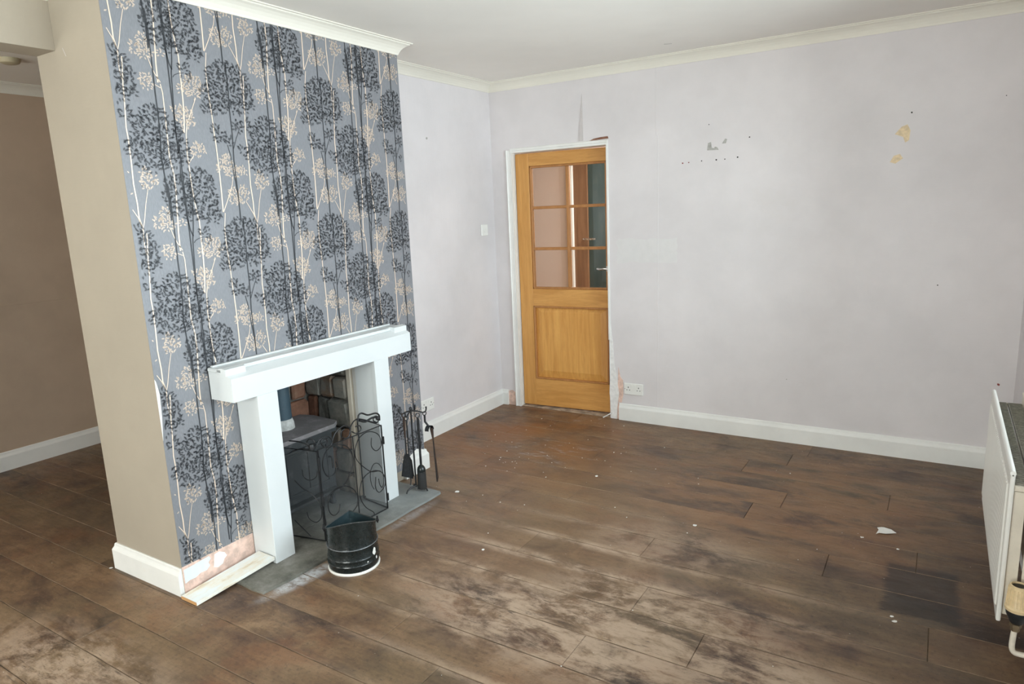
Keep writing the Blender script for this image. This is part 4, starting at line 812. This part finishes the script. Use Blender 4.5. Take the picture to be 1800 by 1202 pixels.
MB().box(2.916, 2.953, ry0+.028, ry1-.03, rz1-.050, rz1-.040).box(2.958, 3.008, ry0+.028, ry1-.03, rz1-.050, rz1-.040).build('top_grille', MAT['grille'], rd)
m = MB()
for i in range(56):
    y = ry0+.04+(ry1-ry0-.08)*i/55; m.box(2.920, 2.950, y-.0015, y+.0015, rz1-.0405, rz1-.0375); m.box(2.962, 3.004, y-.0015, y+.0015, rz1-.0405, rz1-.0375)
m.build('convector_fins', MAT['grille'], rd)['kind'] = 'stuff'
for y in (ry0+.012, ry1-.022): MB().box(2.914, 3.010, y, y+.012, rz1-.062, rz1-.045, .001).build('end_bar', MAT['rad_back'], rd)
MB().box(2.916, 2.948, ry0+.020, ry0+.026, rz0+.02, rz1-.066, .001).box(2.958, 3.008, ry0+.020, ry0+.026, rz0+.02, rz1-.066, .001).build('side_cover', MAT['rad_back'], rd)
MB().tube([(2.914, ry0+.03, rz0+.03), (3.055, ry0+.03, rz0+.03)], .010, 10).build('cross_pipe', MAT['rad_back'], rd)
for yb in (ry0+.15, ry1-.18): MB().box(3.022, RX-.001, yb, yb+.03, rz0+.05, rz1-.05).build('wall_bracket', MAT['rad_back'], rd)
vx, vy = 2.950, 1.012
vl = MB().lathe([(.0, .208), (.018, .208), (.024, .222), (.030, .236), (.032, .250), (.030, .256)], vx, vy, 24).tube([(vx, vy, .225), (vx, ry0+.02, .225)], .010, 12); vl = vl.build('valve', metal('black_valve', (.02, .022, .025), .4, .2), rd)
kn = MB(); kn.lathe([(.034, .252), (.036, .262), (.031, .268), (.0275, .330), (.0265, .336), (.022, .338), (.022, .330), (.0, .328)], vx, vy, 28); kn = kn.build('valve_knob', MAT['knob_tan'], vl)
m = MB()
for j in range(18):
    a = 2*math.pi*j/18; m.tube([(vx+.0315*math.cos(a), vy+.0315*math.sin(a), .270), (vx+.0280*math.cos(a), vy+.0280*math.sin(a), .328)], .0022, 5)
m.build('knob_ribs', MAT['knob_tan'], kn)
MB().lathe([(.0, .3285), (.0215, .3285), (.0215, .3315), (0, .3315)], vx, vy, 20).build('knob_cap', MAT['iron'], kn)
MB().lathe([(.013, .178), (.013, .192), (.017, .192), (.017, .203), (.012, .205), (.012, .210)], vx-.001, vy, 6).build('valve_nut', MAT['brass'], vl)
MB().tube(spline([(vx-.002, vy, .182), (vx-.004, vy, .15), (vx-.004, vy, .115), (vx+.004, vy, .100), (vx+.025, vy, .098), (vx+.06, vy, .100), (RX-.022, vy, .100)], 5), .0085, 12).build('supply_pipe', MAT['pipe'], vl)
# ------------------------------------------------------------------ far room ceiling rose, floor litter
cr = MB().lathe([(.0, HC-.030), (.030, HC-.030), (.046, HC-.024), (.052, HC-.012), (.055, HC-.0005)], -1.80, .46, 32); tag(cr.build('ceiling_rose', paint('yellowed_plastic', (.50, .44, .30), .05, 8, .5)), 'round yellowed ceiling rose on the far room ceiling at top left', 'ceiling rose')
cx, cy = 2.523, 1.948
sp_ = [(-.030, -.035, .001), (-.018, -.022, .004), (.010, -.022, .006), (.052, .012, .003), (.030, .024, .010), (-.002, .030, .012), (-.014, .040, .006), (-.030, .036, .002), (-.022, .010, .004)]
m = MB(); n = len(sp_); m.add([(cx+x, cy+y, z+.0015) for x, y, z in sp_]+[(cx+x, cy+y, z) for x, y, z in sp_]+[(cx, cy, .010), (cx, cy, .0085)], [(j, (j+1) % n, 2*n) for j in range(n)]+[((j+1) % n+n, j+n, 2*n+1) for j in range(n)]+[(j, j+n, (j+1) % n+n, (j+1) % n) for j in range(n)])
tag(m.build('paper_scrap', MAT['plastic']), 'small torn white paper scrap lying on the dark boards left of the radiator', 'scrap')
m = MB().tube([(.585, D-.035, .006), (.655, D-.030, .050)], .0045, 5); tag(m.build('wood_sliver', MAT['trim']), 'thin pale wood sliver leaning at the foot of the oak door', 'wood sliver')
m = MB(); rf = random.Random(17)
for i in range(80):
    if i < 60: x, y = rf.gauss(.45, .45), rf.gauss(2.3, .45)
    else: x, y = rf.uniform(-.3, 2.8), rf.uniform(-.6, 2.8)
    if x < .02 and y > -.03: continue
    if x < .36 and .14 < y < 1.4: continue
    if x < .62 and .3 < y < .8: continue
    r_ = rf.uniform(.0015, .0042); m.disc((x, y, .0005), (0, 0, 1), r_, 5, .0012, 0, .4, rf)
for px, py, r_ in ((1.02, 1.98, .010), (.245, 1.335, .012), (2.44, 1.85, .007), (2.59, 1.80, .006), (.92, .93, .007), (1.72, 1.62, .008), (-.545, -.03, .007), (2.60, 1.22, .006), (2.61, 1.19, .008), (.40, 1.42, .012)): m.disc((px, py, .0005), (0, 0, 1), r_, 7, .0015, 0, .4, rf)
tag(m.build('plaster_crumbs', MAT['plastic']), 'tiny white plaster crumbs and paint flakes scattered over the floorboards', 'debris', None, 'stuff')
